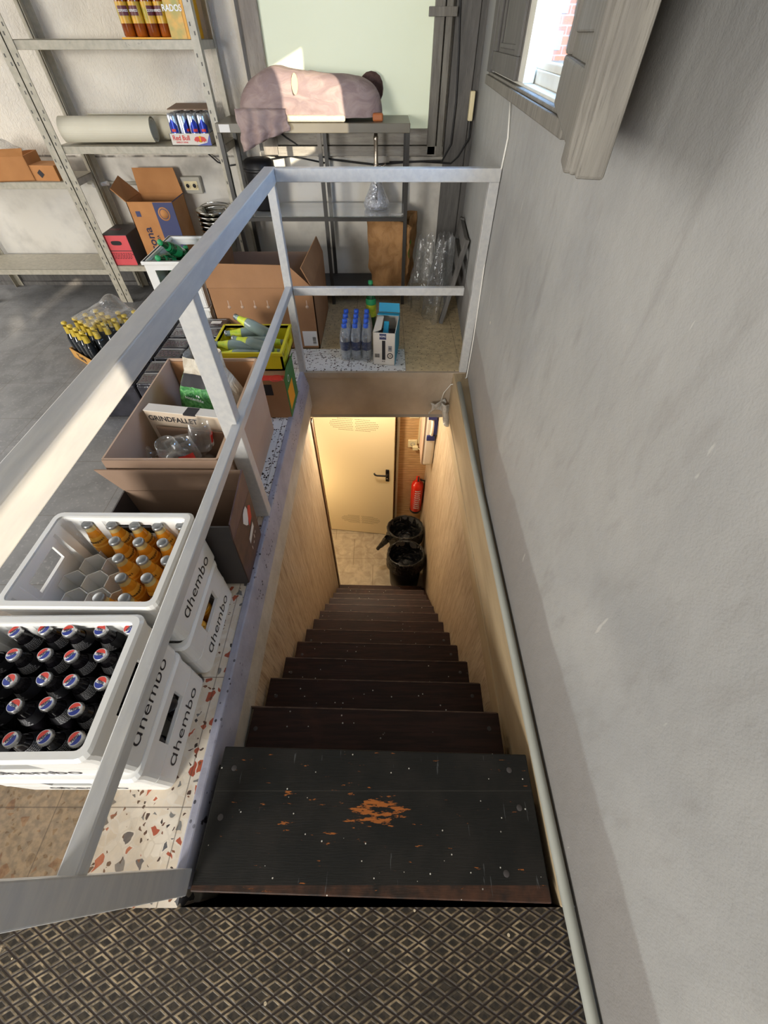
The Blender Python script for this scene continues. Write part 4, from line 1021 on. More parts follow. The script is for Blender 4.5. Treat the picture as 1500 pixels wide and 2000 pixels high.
mb = MB(); mb.grid(lambda u, v: tuple(Vector(bagf(0.252 + 0.10 * u, 0.42 + (0.10 + 0.16 * v) * (0.7 + 0.5 * u))) * 1.0 + Vector((0.006, -0.007, 0))), 10, 8); mb.build('green_print', 'greenprint', t)
mb = MB(); mb.tube([(-0.04, -0.03, 0.39), (-0.035, -0.02, 0.425), (0.0, -0.01, 0.435), (0.03, -0.02, 0.42), (0.035, -0.03, 0.39)], 0.004, 6); mb.build('bag_handle', 'paper', t)

# clear plastic wraps and the slatted frame in the corner
def wrap(x, y, rx, ry, h, sd, lab, lean=(0, 0)):
    def fn(u, v):
        a = u * 2 * PI; k = (1 - 0.42 * v ** 2.2) * (1 + 0.16 * math.sin(5 * a + sd) + 0.30 * noise.noise((math.cos(a) * 1.7 + sd, math.sin(a) * 1.7, v * 2.2)) + 0.08 * noise.noise((a * 4, v * 9, sd)))
        return (rx * k * math.cos(a) + lean[0] * v, ry * k * math.sin(a) + lean[1] * v, h * v * (1 + 0.10 * noise.noise((math.cos(a) * 2, math.sin(a) * 2, sd))))
    mb = MB(); mb.grid(fn, 40, 26, wrap_u=True); o = mb.build('plastic_wrap', 'hazefilm', None, loc=(x, y, 0.002)); return tag(o, lab, 'plastic film')
wrap(0.270, 3.10, 0.088, 0.12, 0.43, 1.0, 'upright bundle of crumpled clear plastic beside the kraft paper bag', (0.02, 0.03))
wrap(0.362, 2.985, 0.078, 0.15, 0.47, 4.0, 'upright bundle of crumpled clear plastic leaning against the slatted wooden frame', (0.045, 0.08))
t = thing('slatted_frame', 'grey slatted wooden frame leaning against the right wall in the corner', 'frame', (0, 0, 0))
A0 = Vector((0.400, 2.83, 0.0)); UP = Vector((0.115, 0.03, 0.50)); BK = Vector((0.03, 0.50, 0.0))
nrm = UP.cross(BK).normalized() * 0.014
def board(name, o0, e1, e2, m='shutterdark'):
    p = [o0 - nrm, o0 + e1 - nrm, o0 + e1 + e2 - nrm, o0 + e2 - nrm, o0 + nrm, o0 + e1 + nrm, o0 + e1 + e2 + nrm, o0 + e2 + nrm]
    mb = MB(); mb.hexa(p); return mb.build(name, m, t, bevel=0.003)
W_ = BK * 0.09
board('stile', A0, UP * 1.0, W_); board('stile', A0 + BK * 0.91, UP * 1.0, W_)
for k in range(4): board('slat', A0 + BK * 0.09 + UP * (0.22 + 0.215 * k), UP * 0.12, BK * 0.82)

# ------------------------------------------------------------------ white bottle crates beside the stair edge
def rrect(w, d, r, n=4):
    pts = []
    for cx, cy, a0 in ((w / 2 - r, -d / 2 + r, -PI / 2), (w / 2 - r, d / 2 - r, 0), (-w / 2 + r, d / 2 - r, PI / 2), (-w / 2 + r, -d / 2 + r, PI)):
        for k in range(n + 1): pts.append((cx + r * math.cos(a0 + k / n * PI / 2), cy + r * math.sin(a0 + k / n * PI / 2)))
    return pts
CW, CD, CH = 0.400, 0.300, 0.215
def crate_wall(mb, z0, z1, o0, o1, th, slot=None, sw=(0.12, 0.12)):
    """ring of wall between two heights; o0/o1 outset at bottom/top; slot: leave gaps in the middle of each side"""
    out0 = rrect(CW + 2 * o0, CD + 2 * o0, 0.022); in0 = rrect(CW + 2 * o0 - 2 * th, CD + 2 * o0 - 2 * th, 0.014)
    out1 = rrect(CW + 2 * o1, CD + 2 * o1, 0.022); in1 = rrect(CW + 2 * o1 - 2 * th, CD + 2 * o1 - 2 * th, 0.014)
    N_ = len(out0)
    for i in range(N_):
        j = (i + 1) % N_
        A, B, a_, b_ = Vector((*out0[i], z0)), Vector((*out0[j], z0)), Vector((*in0[i], z0)), Vector((*in0[j], z0))
        A1, B1, a1, b1 = Vector((*out1[i], z1)), Vector((*out1[j], z1)), Vector((*in1[i], z1)), Vector((*in1[j], z1))
        ln = (B - A).length
        if slot and ln > 0.1:
            f = sw[0] if ln < 0.3 else sw[1]
            u0 = 0.5 - f / 2 / ln; u1 = 0.5 + f / 2 / ln
            for s, e in ((0, u0), (u1, 1)):
                l = lambda P, Q, k: P + (Q - P) * k
                mb.hexa([l(A, B, s), l(A, B, e), l(a_, b_, e), l(a_, b_, s), l(A1, B1, s), l(A1, B1, e), l(a1, b1, e), l(a1, b1, s)])
        else: mb.hexa([A, B, b_, a_, A1, B1, b1, a1])
def make_crate(lab, loc, rz=0.0, cells=True, open_lattice=False):
    t = thing('bottle_crate', lab, 'crate', loc, rz)
    mb = MB()
    crate_wall(mb, 0.0, 0.008, -0.005, -0.002, 0.012); crate_wall(mb, 0.008, 0.106, -0.002, -0.001, 0.010); crate_wall(mb, 0.106, 0.110, -0.001, 0.0, 0.010)
    crate_wall(mb, 0.110, 0.116, -0.001, -0.001, 0.010); crate_wall(mb, 0.116, 0.172, -0.001, -0.001, 0.010, slot=True); crate_wall(mb, 0.172, 0.197, -0.001, 0.001, 0.012)
    mb.box(-CW / 2 + .01, CW / 2 - .01, -CD / 2 + .01, CD / 2 - .01, 0.003, 0.009)
    mb.build('crate_body', 'crate', t)
    mb = MB(); crate_wall(mb, 0.195, 0.209, 0.002, 0.003, 0.020); crate_wall(mb, 0.209, CH, 0.003, -0.003, 0.014); mb.build('rim', 'crate', t)
    for sx in (-1, 1):                                   # buttresses inside the walls
        for y in (-0.10, 0.10):
            mb = MB(); mb.hexa([(sx * 0.190, y - .022, 0.01), (sx * 0.168, y - .012, 0.01), (sx * 0.168, y + .012, 0.01), (sx * 0.190, y + .022, 0.01), (sx * 0.190, y - .022, 0.195), (sx * 0.182, y - .014, 0.195), (sx * 0.182, y + .014, 0.195), (sx * 0.190, y + .022, 0.195)]); mb.build('inner_rib', 'crate', t)
    for sy in (-1, 1):
        for x in (-0.15, -0.085, 0.085, 0.15):
            mb = MB(); mb.hexa([(x - .022, sy * .140, 0.01), (x + .022, sy * .140, 0.01), (x + .010, sy * .122, 0.01), (x - .010, sy * .122, 0.01), (x - .022, sy * .140, 0.195), (x + .022, sy * .140, 0.195), (x + .012, sy * .134, 0.195), (x - .012, sy * .134, 0.195)]); mb.build('inner_rib', 'crate', t)
    if cells:
        mb = MB(); h = 0.085; r = 0.036                  # honeycomb of bottle cells
        for j in range(6):
            for i in range(7):
                cx = -0.155 + i * 0.0665 - j * 0.0 + (0.033 if j % 2 else 0) ; cy = -0.118 + j * 0.0575
                if abs(cx) > 0.17 or abs(cy) > 0.13: continue
                for k in range(6):
                    a0 = PI / 6 + k * PI / 3; a1 = a0 + PI / 3
                    P = Vector((cx + r * math.cos(a0), cy + r * math.sin(a0), 0)); Q = Vector((cx + r * math.cos(a1), cy + r * math.sin(a1), 0))
                    if max(abs(P.x), abs(Q.x)) > 0.188 or max(abs(P.y), abs(Q.y)) > 0.138: continue
                    if k > 2 and j > 0: continue
                    mb.plate(P + Vector((0, 0, .01)), Q + Vector((0, 0, .01)), Q + Vector((0, 0, h)), P + Vector((0, 0, h)), 0.002)
        mb.build('cell_divider', 'crate', t)
    mats = [('\u0251hembo', 0.060, FR(0.1994, 0.0, 0.060), -0.0004)]
    mats += [('\u0251hembo', 0.060, FX(0.0, -0.1494, 0.060), -0.0004), ('\u0251hembo', 0.060, frame((-0.1994, 0, 0.060), (0, -1, 0), (0, 0, 1)), -0.0004), ('\u0251hembo', 0.060, frame((0, 0.1494, 0.060), (-1, 0, 0), (0, 0, 1)), -0.0004)]
    for it in mats: lettering(t, [it], 'ink')
    return t
make_crate('white crate under the one full of cola bottles, nearest the camera', (-0.769, 0.262, 0.0), 0)
make_crate('white crate full of cola bottles, topmost of the nearest stack', (-0.771, 0.270, 0.2155), math.radians(0.6), cells=False)
make_crate('white crate under the half-empty crate of orange drinks', (-0.752, 0.570, 0.0), 0)
make_crate('half-empty white crate of orange drink bottles, topmost of the second stack', (-0.752, 0.590, 0.2155), math.radians(-0.5))

# cola bottles
pb = thing('cola_bottle', '', 'bottle'); u = []
mb = MB(); mb.lathe([(0, 0), (0.025, 0.0), (0.028, 0.005), (0.028, 0.035), (0.0265, 0.06), (0.0285, 0.085), (0.0285, 0.098), (0.025, 0.118), (0.0175, 0.140), (0.0135, 0.155)], 20); mb.build('glass_body', 'cola', pb)
mb = MB(); mb.lathe([(0.0138, 0.152), (0.0130, 0.168), (0.0140, 0.170), (0.0140, 0.175), (0.012, 0.178), (0, 0.178)], 18); mb.build('neck', 'colaneck', pb)
mb = MB(); mb.lathe([(0.0268, 0.1145), (0.0192, 0.1395)], 20); mb.build('label', 'colalabel', pb)
mb = MB()
for r in range(6):
    f = r / 6; rr = 0.0268 + (0.0192 - 0.0268) * (f + .1) + 0.0004; z = 0.1145 + 0.025 * (f + .1)
    a = -1.9
    while a < -0.6:
        w = random.uniform(.08, .22); rr2 = rr - 0.0009
        mb.face([(rr * math.cos(a), rr * math.sin(a), z), (rr * math.cos(a + w), rr * math.sin(a + w), z), (rr2 * math.cos(a + w), rr2 * math.sin(a + w), z + .0026), (rr2 * math.cos(a), rr2 * math.sin(a), z + .0026)]); a += w + .05
mb.build('small_print', 'packband', pb)['kind'] = 'stuff'
cp = MB(); cp.lathe([(0.0158, 0.1712), (0.0160, 0.1725), (0.0146, 0.1755), (0.0140, 0.1790), (0.0128, 0.1802), (0, 0.1802)], 42, fn=lambda r, z, a: (r * (1 + (0.03 * math.cos(21 * a) if r > 0.0142 else 0)), z)); cap_o = cp.build('cap', 'silver', pb)
def capdisc(part, m, y0, y1, z, r, amp=0.0):
    mb = MB(); pts = []
    n_ = 18
    up = [(x, y1(x)) for x in [(-1 + 2 * k / n_) * r for k in range(n_ + 1)]]; lo = [(x, y0(x)) for x in [(-1 + 2 * k / n_) * r for k in range(n_ + 1)]]
    for k in range(n_):
        q = [(lo[k][0], lo[k][1], z), (lo[k + 1][0], lo[k + 1][1], z), (up[k + 1][0], up[k + 1][1], z), (up[k][0], up[k][1], z)]
        if q[3][1] - q[0][1] < 1e-6 and q[2][1] - q[1][1] < 1e-6: continue
        mb.face(q)
    return mb.build(part, m, cap_o)
R0 = 0.0132; R1 = 0.0122
circ = lambda r: (lambda x: math.sqrt(max(0, r * r - x * x)))
capdisc('white_disc', 'capwhite', lambda x: -circ(R0)(x), circ(R0), 0.1804, R0)
wave = lambda x, o: 0.0022 * math.sin(x / R1 * 2.4) + o
capdisc('red_half', 'capred', lambda x: min(circ(R1)(x), max(-circ(R1)(x), wave(x, 0.0028))), circ(R1), 0.1806, R1)
capdisc('blue_half', 'capblue', lambda x: -circ(R1)(x), lambda x: max(-circ(R1)(x), min(circ(R1)(x), wave(x, -0.0028))), 0.1806, R1)
mb = MB(); mb.mesh(text_mesh('PEPSI', 0.0074, 0.0001, 0.0002), Matrix.Translation((0, 0, 0.1809)) @ Matrix.Rotation(0.12, 4, 'Z')); mb.build('lettering', 'navyink', cap_o, fix=False)
rows = [(0.166, -0.625), (0.224, -0.656), (0.281, -0.622), (0.338, -0.655), (0.392, -0.615)]
rn = ['front row', 'second row from the front', 'middle row', 'second row from the back', 'back row']
for j, (y, x0) in enumerate(rows):
    for i in range(6):
        x = x0 - i * 0.0668
        if x < -0.945: continue
        dx, dy = random.uniform(-.003, .003), random.uniform(-.003, .003)
        o = place(pb, u, (x + dx, y + dy, 0.2245 + (0.012 if (j, i) == (4, 2) else 0)), 'cola bottle with red and blue cap, %s, %s from the right' % (rn[j], ORD[i]),
              (random.uniform(-.03, .03), random.uniform(-.03, .03), random.uniform(-0.8, 1.0)), 'cola bottles in the nearest crate')
for i in range(4):
    place(pb, u, (-0.605 - 0.07 * (i % 2), 0.20 + (i // 2) * 0.10, 0.010), 'cola bottle inside the lower nearest crate, %s, behind the slot' % ['right front', 'left front', 'right rear', 'left rear'][i], (0, 0, i * 1.3), 'cola bottles in the lower crate')

# orange drink bottles
pj = thing('orange_drink_bottle', '', 'bottle'); u = []
mb = MB(); mb.lathe([(0, 0), (0.026, 0.0), (0.0285, 0.005), (0.0285, 0.075), (0.026, 0.095), (0.019, 0.130), (0.0155, 0.150)], 20); mb.build('glass_body', 'juice', pj)
mb = MB(); mb.lathe([(0.0157, 0.148), (0.0135, 0.164), (0.0145, 0.166), (0.0145, 0.172), (0, 0.173)], 18); mb.build('neck', 'juiceneck', pj)
mb = MB(); mb.lathe([(0.0272, 0.088), (0.0200, 0.127)], 20); mb.build('label', 'juicelabel', pj)
mb = MB()
for k, ch in enumerate('Schweppes'):
    a = -1.1 + (k - 4) * 0.24; mb.mesh(text_mesh(ch, 0.012), frame((0.0247 * math.cos(a), 0.0247 * math.sin(a), 0.107 + k * 0.0012), (-math.sin(a), math.cos(a), 0.1), (-0.19 * math.cos(a), -0.19 * math.sin(a), 1)))
mb.build('lettering', 'ink', pj, fix=False)
mb = MB(); mb.lathe([(0.0155, 0.166), (0.0157, 0.168), (0.0146, 0.1715), (0.0138, 0.1745), (0.0122, 0.1757), (0, 0.1757)], 42, fn=lambda r, z, a: (r * (1 + (0.03 * math.cos(21 * a) if r > 0.0142 else 0)), z)); mb.build('cap', 'capgrey', pj)
ju = [(-0.871, 0.722), (-0.798, 0.719), (-0.730, 0.717), (-0.662, 0.714), (-0.594, 0.717), (-0.765, 0.662), (-0.696, 0.659), (-0.627, 0.656), (-0.73, 0.604), (-0.662, 0.598), (-0.595, 0.597), (-0.696, 0.542), (-0.628, 0.542), (-0.728, 0.484), (-0.662, 0.482)]
jl = ['back row, leftmost', 'back row, second from the left', 'back row, middle', 'back row, second from the right', 'back row, rightmost', 'second row from the back, left', 'second row from the back, middle', 'second row from the back, right',
      'middle row, left', 'middle row, middle', 'middle row, right', 'second row from the front, left', 'second row from the front, right', 'front row, left', 'front row, right']
for (x, y), l in zip(ju, jl):
    place(pj, u, (x, y, 0.226), 'orange drink bottle in the white crate, ' + l, (0, 0, random.uniform(-.8, .8)), 'orange drink bottles in the crate')
for i, (x, y) in enumerate(((-0.59, 0.53), (-0.60, 0.60))):
    place(pj, u, (x, y, 0.010), 'orange drink bottle seen through the slot of the lower crate, %s' % ['front', 'rear'][i], (0, 0, i), 'orange drink bottles in the lower crate')

# plum printed carton with its flaps up, behind the second crate stack
t = thing('printed_carton', 'plum and charcoal printed carton with raised flaps behind the orange drink crate', 'box', (0, 0, 0))
bx0, bx1, by0, by1 = -0.93, -0.505, 0.752, 0.975
mb = MB(); mb.plate((bx0, by0, 0), (bx1, by0, 0), (bx1 + .018, by0, .27), (bx0, by0, .27), .005); mb.plate((bx0, by0, .27), (bx1 + .018, by0, .27), (bx1 + .030, by0 - .005, .352), (bx0, by0 - .005, .352), .005); mb.plate((bx0, by0, 0), (bx0, by1, 0), (bx0, by1, .27), (bx0, by0, .27), .005)
mb.box(bx0, bx1, by0, by1, 0.001, 0.006); mb.build('box_body', 'blackcarton', t)
mb = MB(); mb.plate((bx1, by0, 0), (bx1, by1, 0), (bx1 + .018, by1, .27), (bx1 + .018, by0, .27), .005); mb.build('printed_side', 'purple2', t)
flap(t, [(bx1 + .018, by0, .27), (bx1 + .018, by1, .27), (bx1 + .022, by1 + 0.004, .372), (bx1 + .028, by0 + .005, .350)], 'purple')
mb = MB(); mb.plate((bx0, by1, 0), (bx1, by1, 0), (bx1 + .018, by1, .27), (bx0, by1, .27), .005); mb.plate((bx0, by1, .272), (bx1 + .015, by1, .272), (bx1 + .012, by1 + .008, .362), (bx0 - .06, by1 + .008, .365), .005); mb.build('back_flap', 'cardgrey', t)
flap(t, [(bx0 + .1, by0 + .006, .27), (bx1 + .01, by0 + .006, .27), (bx1 - .01, by0 + .06, .20), (bx0 + .1, by0 + .06, .20)], 'cream', name='inner_flap')
def onside(y, z, q=0.004): return (bx1 + .018 * z / .27 + q, y, z)
mb = MB(); mb.face([onside(y, z) for y, z in ((.85, .235), (.87, .20), (.885, .185), (.90, .205), (.912, .24), (.905, .265), (.885, .268), (.868, .262))]); mb.build('torn_white_patch', 'white', t)
mb = MB(); mb.face([onside(y, z, .0036) for y, z in ((.895, .165), (.93, .175), (.945, .225), (.925, .245), (.90, .215))]); mb.build('orange_patch', 'redprint', t)
mb = MB(); mb.face([onside(y, z) for y, z in ((.858, .105), (.925, .125), (.925, .155), (.858, .135))]); mb.build('label', 'paperlabel', t)
mb = MB()
for y, z, w_, h_ in ((.862, .062, .004, .022), (.884, .070, .009, .010), (.903, .078, .005, .024), (.918, .090, .010, .008)): mb.face([onside(y, z), onside(y + w_, z + .003), onside(y + w_, z + h_), onside(y, z + h_ - .003)])
mb.build('worn_print', 'white', t)['kind'] = 'stuff'

# big pinkish box with glasses, tissue bag and flat white box
t = thing('cardboard_box', 'large open pinkish cardboard box holding beer glasses and a printed bag', 'box', (0, 0, 0))
gx0, gx1, gy0, gy1, gz = -0.955, -0.574, 1.005, 1.655, 0.395
mb = MB()
for p, q in (((gx0, gy0), (gx1, gy0)), ((gx1, gy0), (gx1, gy1)), ((gx1, gy1), (gx0, gy1)), ((gx0, gy1), (gx0, gy0))):
    top = lambda a: (a[0] + (.006 if a[0] > -.7 else 0), a[1], gz)
    mb.plate((*p, 0.0), (*q, 0.0), top(q), top(p), .006)
mb.box(gx0, gx1, gy0, gy1, 0.001, 0.007); mb.build('box_body', 'cardpink', t)
mb = MB(); mb.plate((gx1 + .009, gy0 + .005, gz), (gx1 + .009, gy1, gz), (gx1 + .020, gy1 - .05, .155), (gx1 + .020, gy0 + .05, .155), .005); mb.build('flap', 'cardpink', t)
mb = MB(); mb.plate((gx0, gy0 - .006, gz), (gx1 + .01, gy0 - .006, gz), (gx1 + .01, gy0 - .014, gz - .10), (gx0, gy0 - .014, gz - .10), .005); mb.build('flap', 'cardgrey', t)
mb = MB(); mb.plate((gx0 + .01, gy1 - .008, gz - .01), (gx1, gy1 - .008, gz - .01), (gx1, gy1 - .02, gz - .17), (gx0 + .01, gy1 - .02, gz - .17), .005); mb.build('flap', 'card', t)
t = thing('flat_box', 'flat white box with black lettering standing upright inside the pinkish box', 'box', (-0.765, 1.285, 0.185), math.radians(-9))
mb = MB(); mb.box(-0.165, 0.165, -0.022, 0.022, 0, 0.200); mb.build('box_body', 'cream', t, bevel=0.003)
mb = MB(); mb.box(-0.166, 0.166, -0.0225, 0.023, 0.199, 0.2025); mb.build('top_edge', 'cardwhite', t, bevel=0.001)
mb = MB(); mb.box(0.0, 0.05, -0.0232, 0.02, 0.196, 0.2032); mb.build('notch', 'ink', t)
lettering(t, [('GRINDFALLET', 0.032, FX(-0.055, -0.0228, 0.168), 0.0006)], 'ink')
t = thing('cardboard_divider', 'brown cardboard divider standing in front of the flat white box', 'divider', (-0.735, 1.245, 0.01), math.radians(-8))
mb = MB(); mb.box(-0.165, 0.155, -0.003, 0.003, 0, 0.315); mb.build('sheet', 'cardgrey', t)
t = thing('packing_insert', 'brown cardboard insert under the beer glasses in the pinkish box', 'insert', (-0.74, 1.115, 0.01))
mb = MB(); mb.box(-0.20, 0.15, -0.095, 0.085, 0.0, 0.215); mb.build('insert_body', 'cardgrey', t, bevel=0.004)

# beer glasses
pg = thing('beer_glass', '', 'glass'); u = []
mb = MB(); mb.lathe([(0, 0), (0.030, 0.0), (0.031, 0.004), (0.010, 0.010), (0.007, 0.018), (0.012, 0.027), (0.030, 0.045), (0.0375, 0.075), (0.036, 0.105), (0.031, 0.140), (0.0295, 0.140), (0.0345, 0.105), (0.036, 0.075), (0.028, 0.046), (0.0, 0.030)], 24); mb.build('bowl', 'drinkglass', pg)
mb = MB(); mb.grid(lambda a, b: (0.0376 * math.sin((a - .5) * 1.3), -0.0376 * math.cos((a - .5) * 1.3), 0.072 + 0.03 * b), 8, 3); mb.build('red_print', 'redprint', pg)
mb = MB(); mb.grid(lambda a, b: (0.0385 * math.sin((a - .5) * 1.2), -0.0385 * math.cos((a - .5) * 1.2), 0.060 + 0.014 * b), 8, 3); mb.build('white_band', 'white', pg)
for (loc, rot, l) in (((-0.782, 1.115, 0.227), (0.10, 0.05, -0.3), 'beer glass with red print standing tallest among the glasses'),
                      ((-0.705, 1.085, 0.222), (-0.30, -0.10, 0.4), 'beer glass on the right, its open mouth towards the camera'),
                      ((-0.842, 1.165, 0.270), (1.25, 0.0, 0.75), 'beer glass lying tilted just left of the tallest one'),
                      ((-0.868, 1.055, 0.270), (PI / 2, 0.3, 2.3), 'beer glass lying on its side at the left end'),
                      ((-0.905, 1.160, 0.272), (1.45, 0.2, 1.9), 'beer glass lying behind the leftmost one by the box wall'),
                      ((-0.715, 1.180, 0.232), (0.2, 0.1, 2.0), 'beer glass standing half hidden behind the rightmost one')):
    place(pg, u, loc, l, rot, 'beer glasses in the pinkish box').scale = (1.15, 1.15, 1.15)

# printed bag
t = thing('printed_bag', 'crumpled white bag with green foliage print inside the pinkish box', 'bag', (-0.765, 1.485, 0.012), rotz=math.radians(-12))
t.scale = (1.35, 1.15, 1.04)
def pbag(u_, v, off=0.0):
    a = u_ * 2 * PI; prof = [1.0, 1.1, 1.12, 1.10, 1.02, 0.86, 0.60, 0.55]; q = v * 7; k = min(6, int(q)); pr = prof[k] + (prof[k + 1] - prof[k]) * (q - k)
    n_ = 1 + 0.18 * noise.noise((math.cos(a) * 1.6, math.sin(a) * 1.6, v * 3)) + 0.07 * noise.noise((math.cos(a) * 5, math.sin(a) * 5, v * 8))
    c, s = math.cos(a), math.sin(a)
    return ((0.095 * pr * n_ + off) * math.copysign(abs(c) ** .7, c) + 0.02 * v, (0.082 * pr * n_ + off) * math.copysign(abs(s) ** .7, s) + 0.03 * v * v, 0.47 * v)
mb = MB(); mb.grid(pbag, 56, 30, wrap_u=True); mb.build('bag_body', 'bagwhite', t)
mb = MB(); mb.grid(lambda a, b: pbag(0.55 + 0.29 * a, 0.36 + 0.50 * b, 0.003), 22, 20); mb.build('green_print', 'baggreen', t)
mb = MB(); mb.grid(lambda a, b: pbag(0.62 + 0.16 * a, 0.78 + 0.10 * b, 0.004), 10, 5); mb.build('dark_print', 'ink', t)
P0 = Vector(pbag(0.73, 0.71, 0.012)) + Vector((0.012, 0, 0))
lettering(t, [('ra', 0.018, frame(P0 + Vector((0.018, -0.012, 0.018)), (1, -0.25, 0), (0, 0.15, 1))), ('sostenible', 0.018, frame(P0 + Vector((0.0, -0.010, 0)), (1, -0.25, 0), (0, 0.15, 1)))], 'white')

# green carton and yellow crate of lemon drinks
t = thing('green_carton', 'brown carton with a green and orange side under the yellow crate', 'box', (0, 0, 0))
mb = MB(); mb.box(-0.72, -0.492, 1.755, 1.985, 0, 0.222); mb.build('box_body', 'card', t, bevel=0.003)
mb = MB(); mb.box(-0.492, -0.4895, 1.757, 1.983, 0.002, 0.222); mb.plate((-0.489, 1.757, .222), (-0.489, 1.983, .222), (-0.482, 1.983, .245), (-0.482, 1.80, .265), .003); mb.build('green_side', 'greencard', t)
mb = MB(); mb.box(-0.490, -0.4885, 1.775, 1.90, 0.04, 0.15); mb.build('orange_panel', 'orangeprint', t)
mb = MB(); mb.lathe([(0.014, 0), (0.018, 0), (0.018, 0.001), (0.014, 0.001)], 20, M=FR(-0.4886, 1.83, 0.190)); mb.build('round_mark', 'white', t)
mb = MB(); mb.box(-0.62, -0.50, 1.756, 1.80, 0.2225, 0.2235); mb.lathe([(0.028, 0.2226), (0.032, 0.2226), (0.032, 0.2236), (0.028, 0.2236)], 20, M=Matrix.Translation((-0.535, 1.775, 0))); mb.build('top_print', 'redprint', t)
mb = MB(); mb.box(-0.60, -0.56, 1.753, 1.756, 0.14, 0.20); mb.build('hand_hole', 'ink', t)
t = thing('yellow_crate', 'low yellow plastic crate of lemon drink bottles in front of the big brown box', 'crate', (-0.68, 1.995, 0.224))
mb = MB()
w, d, h, q = 0.178, 0.150, 0.092, 0.010
mb.box(-w, w, -d, d, 0, 0.008); mb.box(-w, w, -d, -d + q, 0, h); mb.box(-w, w, d - q, d, 0, h); mb.box(-w, -w + q, -d, d, 0, h)
mb.box(w - q, w, -d, d, 0, 0.03); mb.box(w - q, w, -d, -d + .03, 0.03, h); mb.box(w - q, w, d - .03, d, 0.03, h); mb.box(w - q, w, -d, d, h - .022, h)
mb.plate((w - q / 2, -0.02, 0.03), (w - q / 2, 0.02, 0.03), (w - q / 2, 0.005, h - .02), (w - q / 2, -0.005, h - .02), q); mb.build('crate_body', 'crateyellow', t)
mb = MB(); mb.box(-w - .004, w + .004, -d - .004, -d + q, h - .016, h + .002); mb.box(-w - .004, w + .004, d - q, d + .004, h - .016, h + .002); mb.box(-w - .004, -w + q, -d, d, h - .016, h + .002); mb.box(w - q, w + .004, -d, d, h - .016, h + .002); mb.build('rim', 'crateyellow', t, bevel=0.002)
pl = thing('lemon_drink_bottle', '', 'bottle'); u = []
mb = MB(); mb.lathe([(0, 0), (0.026, 0.0), (0.030, 0.006), (0.030, 0.105), (0.027, 0.125), (0.0165, 0.16), (0.0135, 0.20), (0.0135, 0.212), (0.011, 0.214), (0.0, 0.205)], 20); mb.build('glass_body', 'lemonglass', pl)
mb = MB(); mb.lathe([(0.0262, 0.130), (0.0175, 0.162), (0.0150, 0.185)], 18); mb.build('neck_label', 'lime', pl)
mb = MB(); mb.grid(lambda a, b: (0.0268 * math.sin((a - .5) * 1.2) * (1 - .35 * b), -0.0268 * math.cos((a - .5) * 1.2) * (1 - .35 * b), 0.135 + 0.022 * b), 6, 3); mb.build('red_print', 'redprint', pl)
mb = MB(); mb.lathe([(0.0152, 0.203), (0.0140, 0.213), (0.0, 0.215)], 18); mb.build('cap', 'capgrey', pl)
zl = 0.268
for loc, az, el, l in (((-0.620, 2.085, 0.300), 192, 5, 'at the back, its neck to the left'), ((-0.600, 2.02, 0.325), 150, 12, 'lying across the top with its neck up'),
                       ((-0.600, 1.985, 0.300), 190, 3, 'in the middle, its neck to the left'), ((-0.650, 1.925, 0.302), 175, 3, 'second from the front, its neck to the left'),
                       ((-0.560, 1.905, 0.302), 165, 9, 'by the right wall of the crate, dark cap showing'), ((-0.620, 1.872, 0.285), 178, 2, 'nearest the front rim'),
                       ((-0.60, 2.06, 0.262), 0, 0, 'underneath at the back'), ((-0.60, 1.96, 0.262), 0, 0, 'underneath in the middle')):
    a, e = math.radians(az), math.radians(el); d_ = Vector((math.cos(a) * math.cos(e), math.sin(a) * math.cos(e), math.sin(e)))
    place(pl, u, loc if az else (loc[0] - .135, loc[1], loc[2]), 'lemon drink bottle in yellow crate, ' + l, d_.to_track_quat('Z', 'Y').to_euler(), 'lemon drink bottles in the yellow crate')

# dark wrapped packs
pp = thing('wrapped_pack', '', 'pack'); u = []
mb = MB(); mb.box(-0.150, 0.150, -0.115, 0.115, 0, 0.19); mb.build('pack_body', 'packdark', pp, bevel=0.010)
for i in range(2):
    for j in range(2):
        mb = MB(); mb.box(-0.146 + i * 0.149, -0.003 + i * 0.149, -0.110 + j * 0.112, -0.002 + j * 0.112, 0.188, 0.199); mb.build('inner_carton', 'packdark', pp, bevel=0.006)
        mb = MB(); mb.box(-0.136 + i * 0.149, -0.015 + i * 0.149, -0.018 + j * 0.112, -0.010 + j * 0.112, 0.199, 0.2003); mb.build('pale_band', 'packband', pp)
        mb = MB(); random.seed(3 + i * 2 + j)
        for r in range(3):
            x = -0.13 + i * 0.149
            while x < -0.03 + i * 0.149:
                w_ = random.uniform(.006, .02); mb.box(x, x + w_, -0.085 + j * 0.112 + r * .018, -0.078 + j * 0.112 + r * .018, 0.199, 0.2002); x += w_ + .008
        mb.build('small_print', 'purple', pp)['kind'] = 'stuff'
names = {(0, 0): 'left column, nearest', (0, 1): 'left column, middle', (0, 2): 'left column, farthest', (1, 0): 'right column, nearest', (1, 1): 'right column, middle', (1, 2): 'right column, farthest'}
for i in range(2):
    for j in range(3):
        place(pp, u, (-1.405 + i * 0.312, 1.875 + j * 0.243, 0.0), 'black shrink-wrapped drinks pack on the floor, ' + names[(i, j)], (0, 0, random.uniform(-.03, .03)), 'black drinks packs on the floor')
mb = MB(); mb.box(-0.03, 0.03, -0.017, 0.017, 0, 0.0012); tag(mb.build('paper_slip', 'paperlabel', None, loc=(-1.01, 2.42, 0.2008)), 'white printed paper slip on the farthest right black pack', 'label')

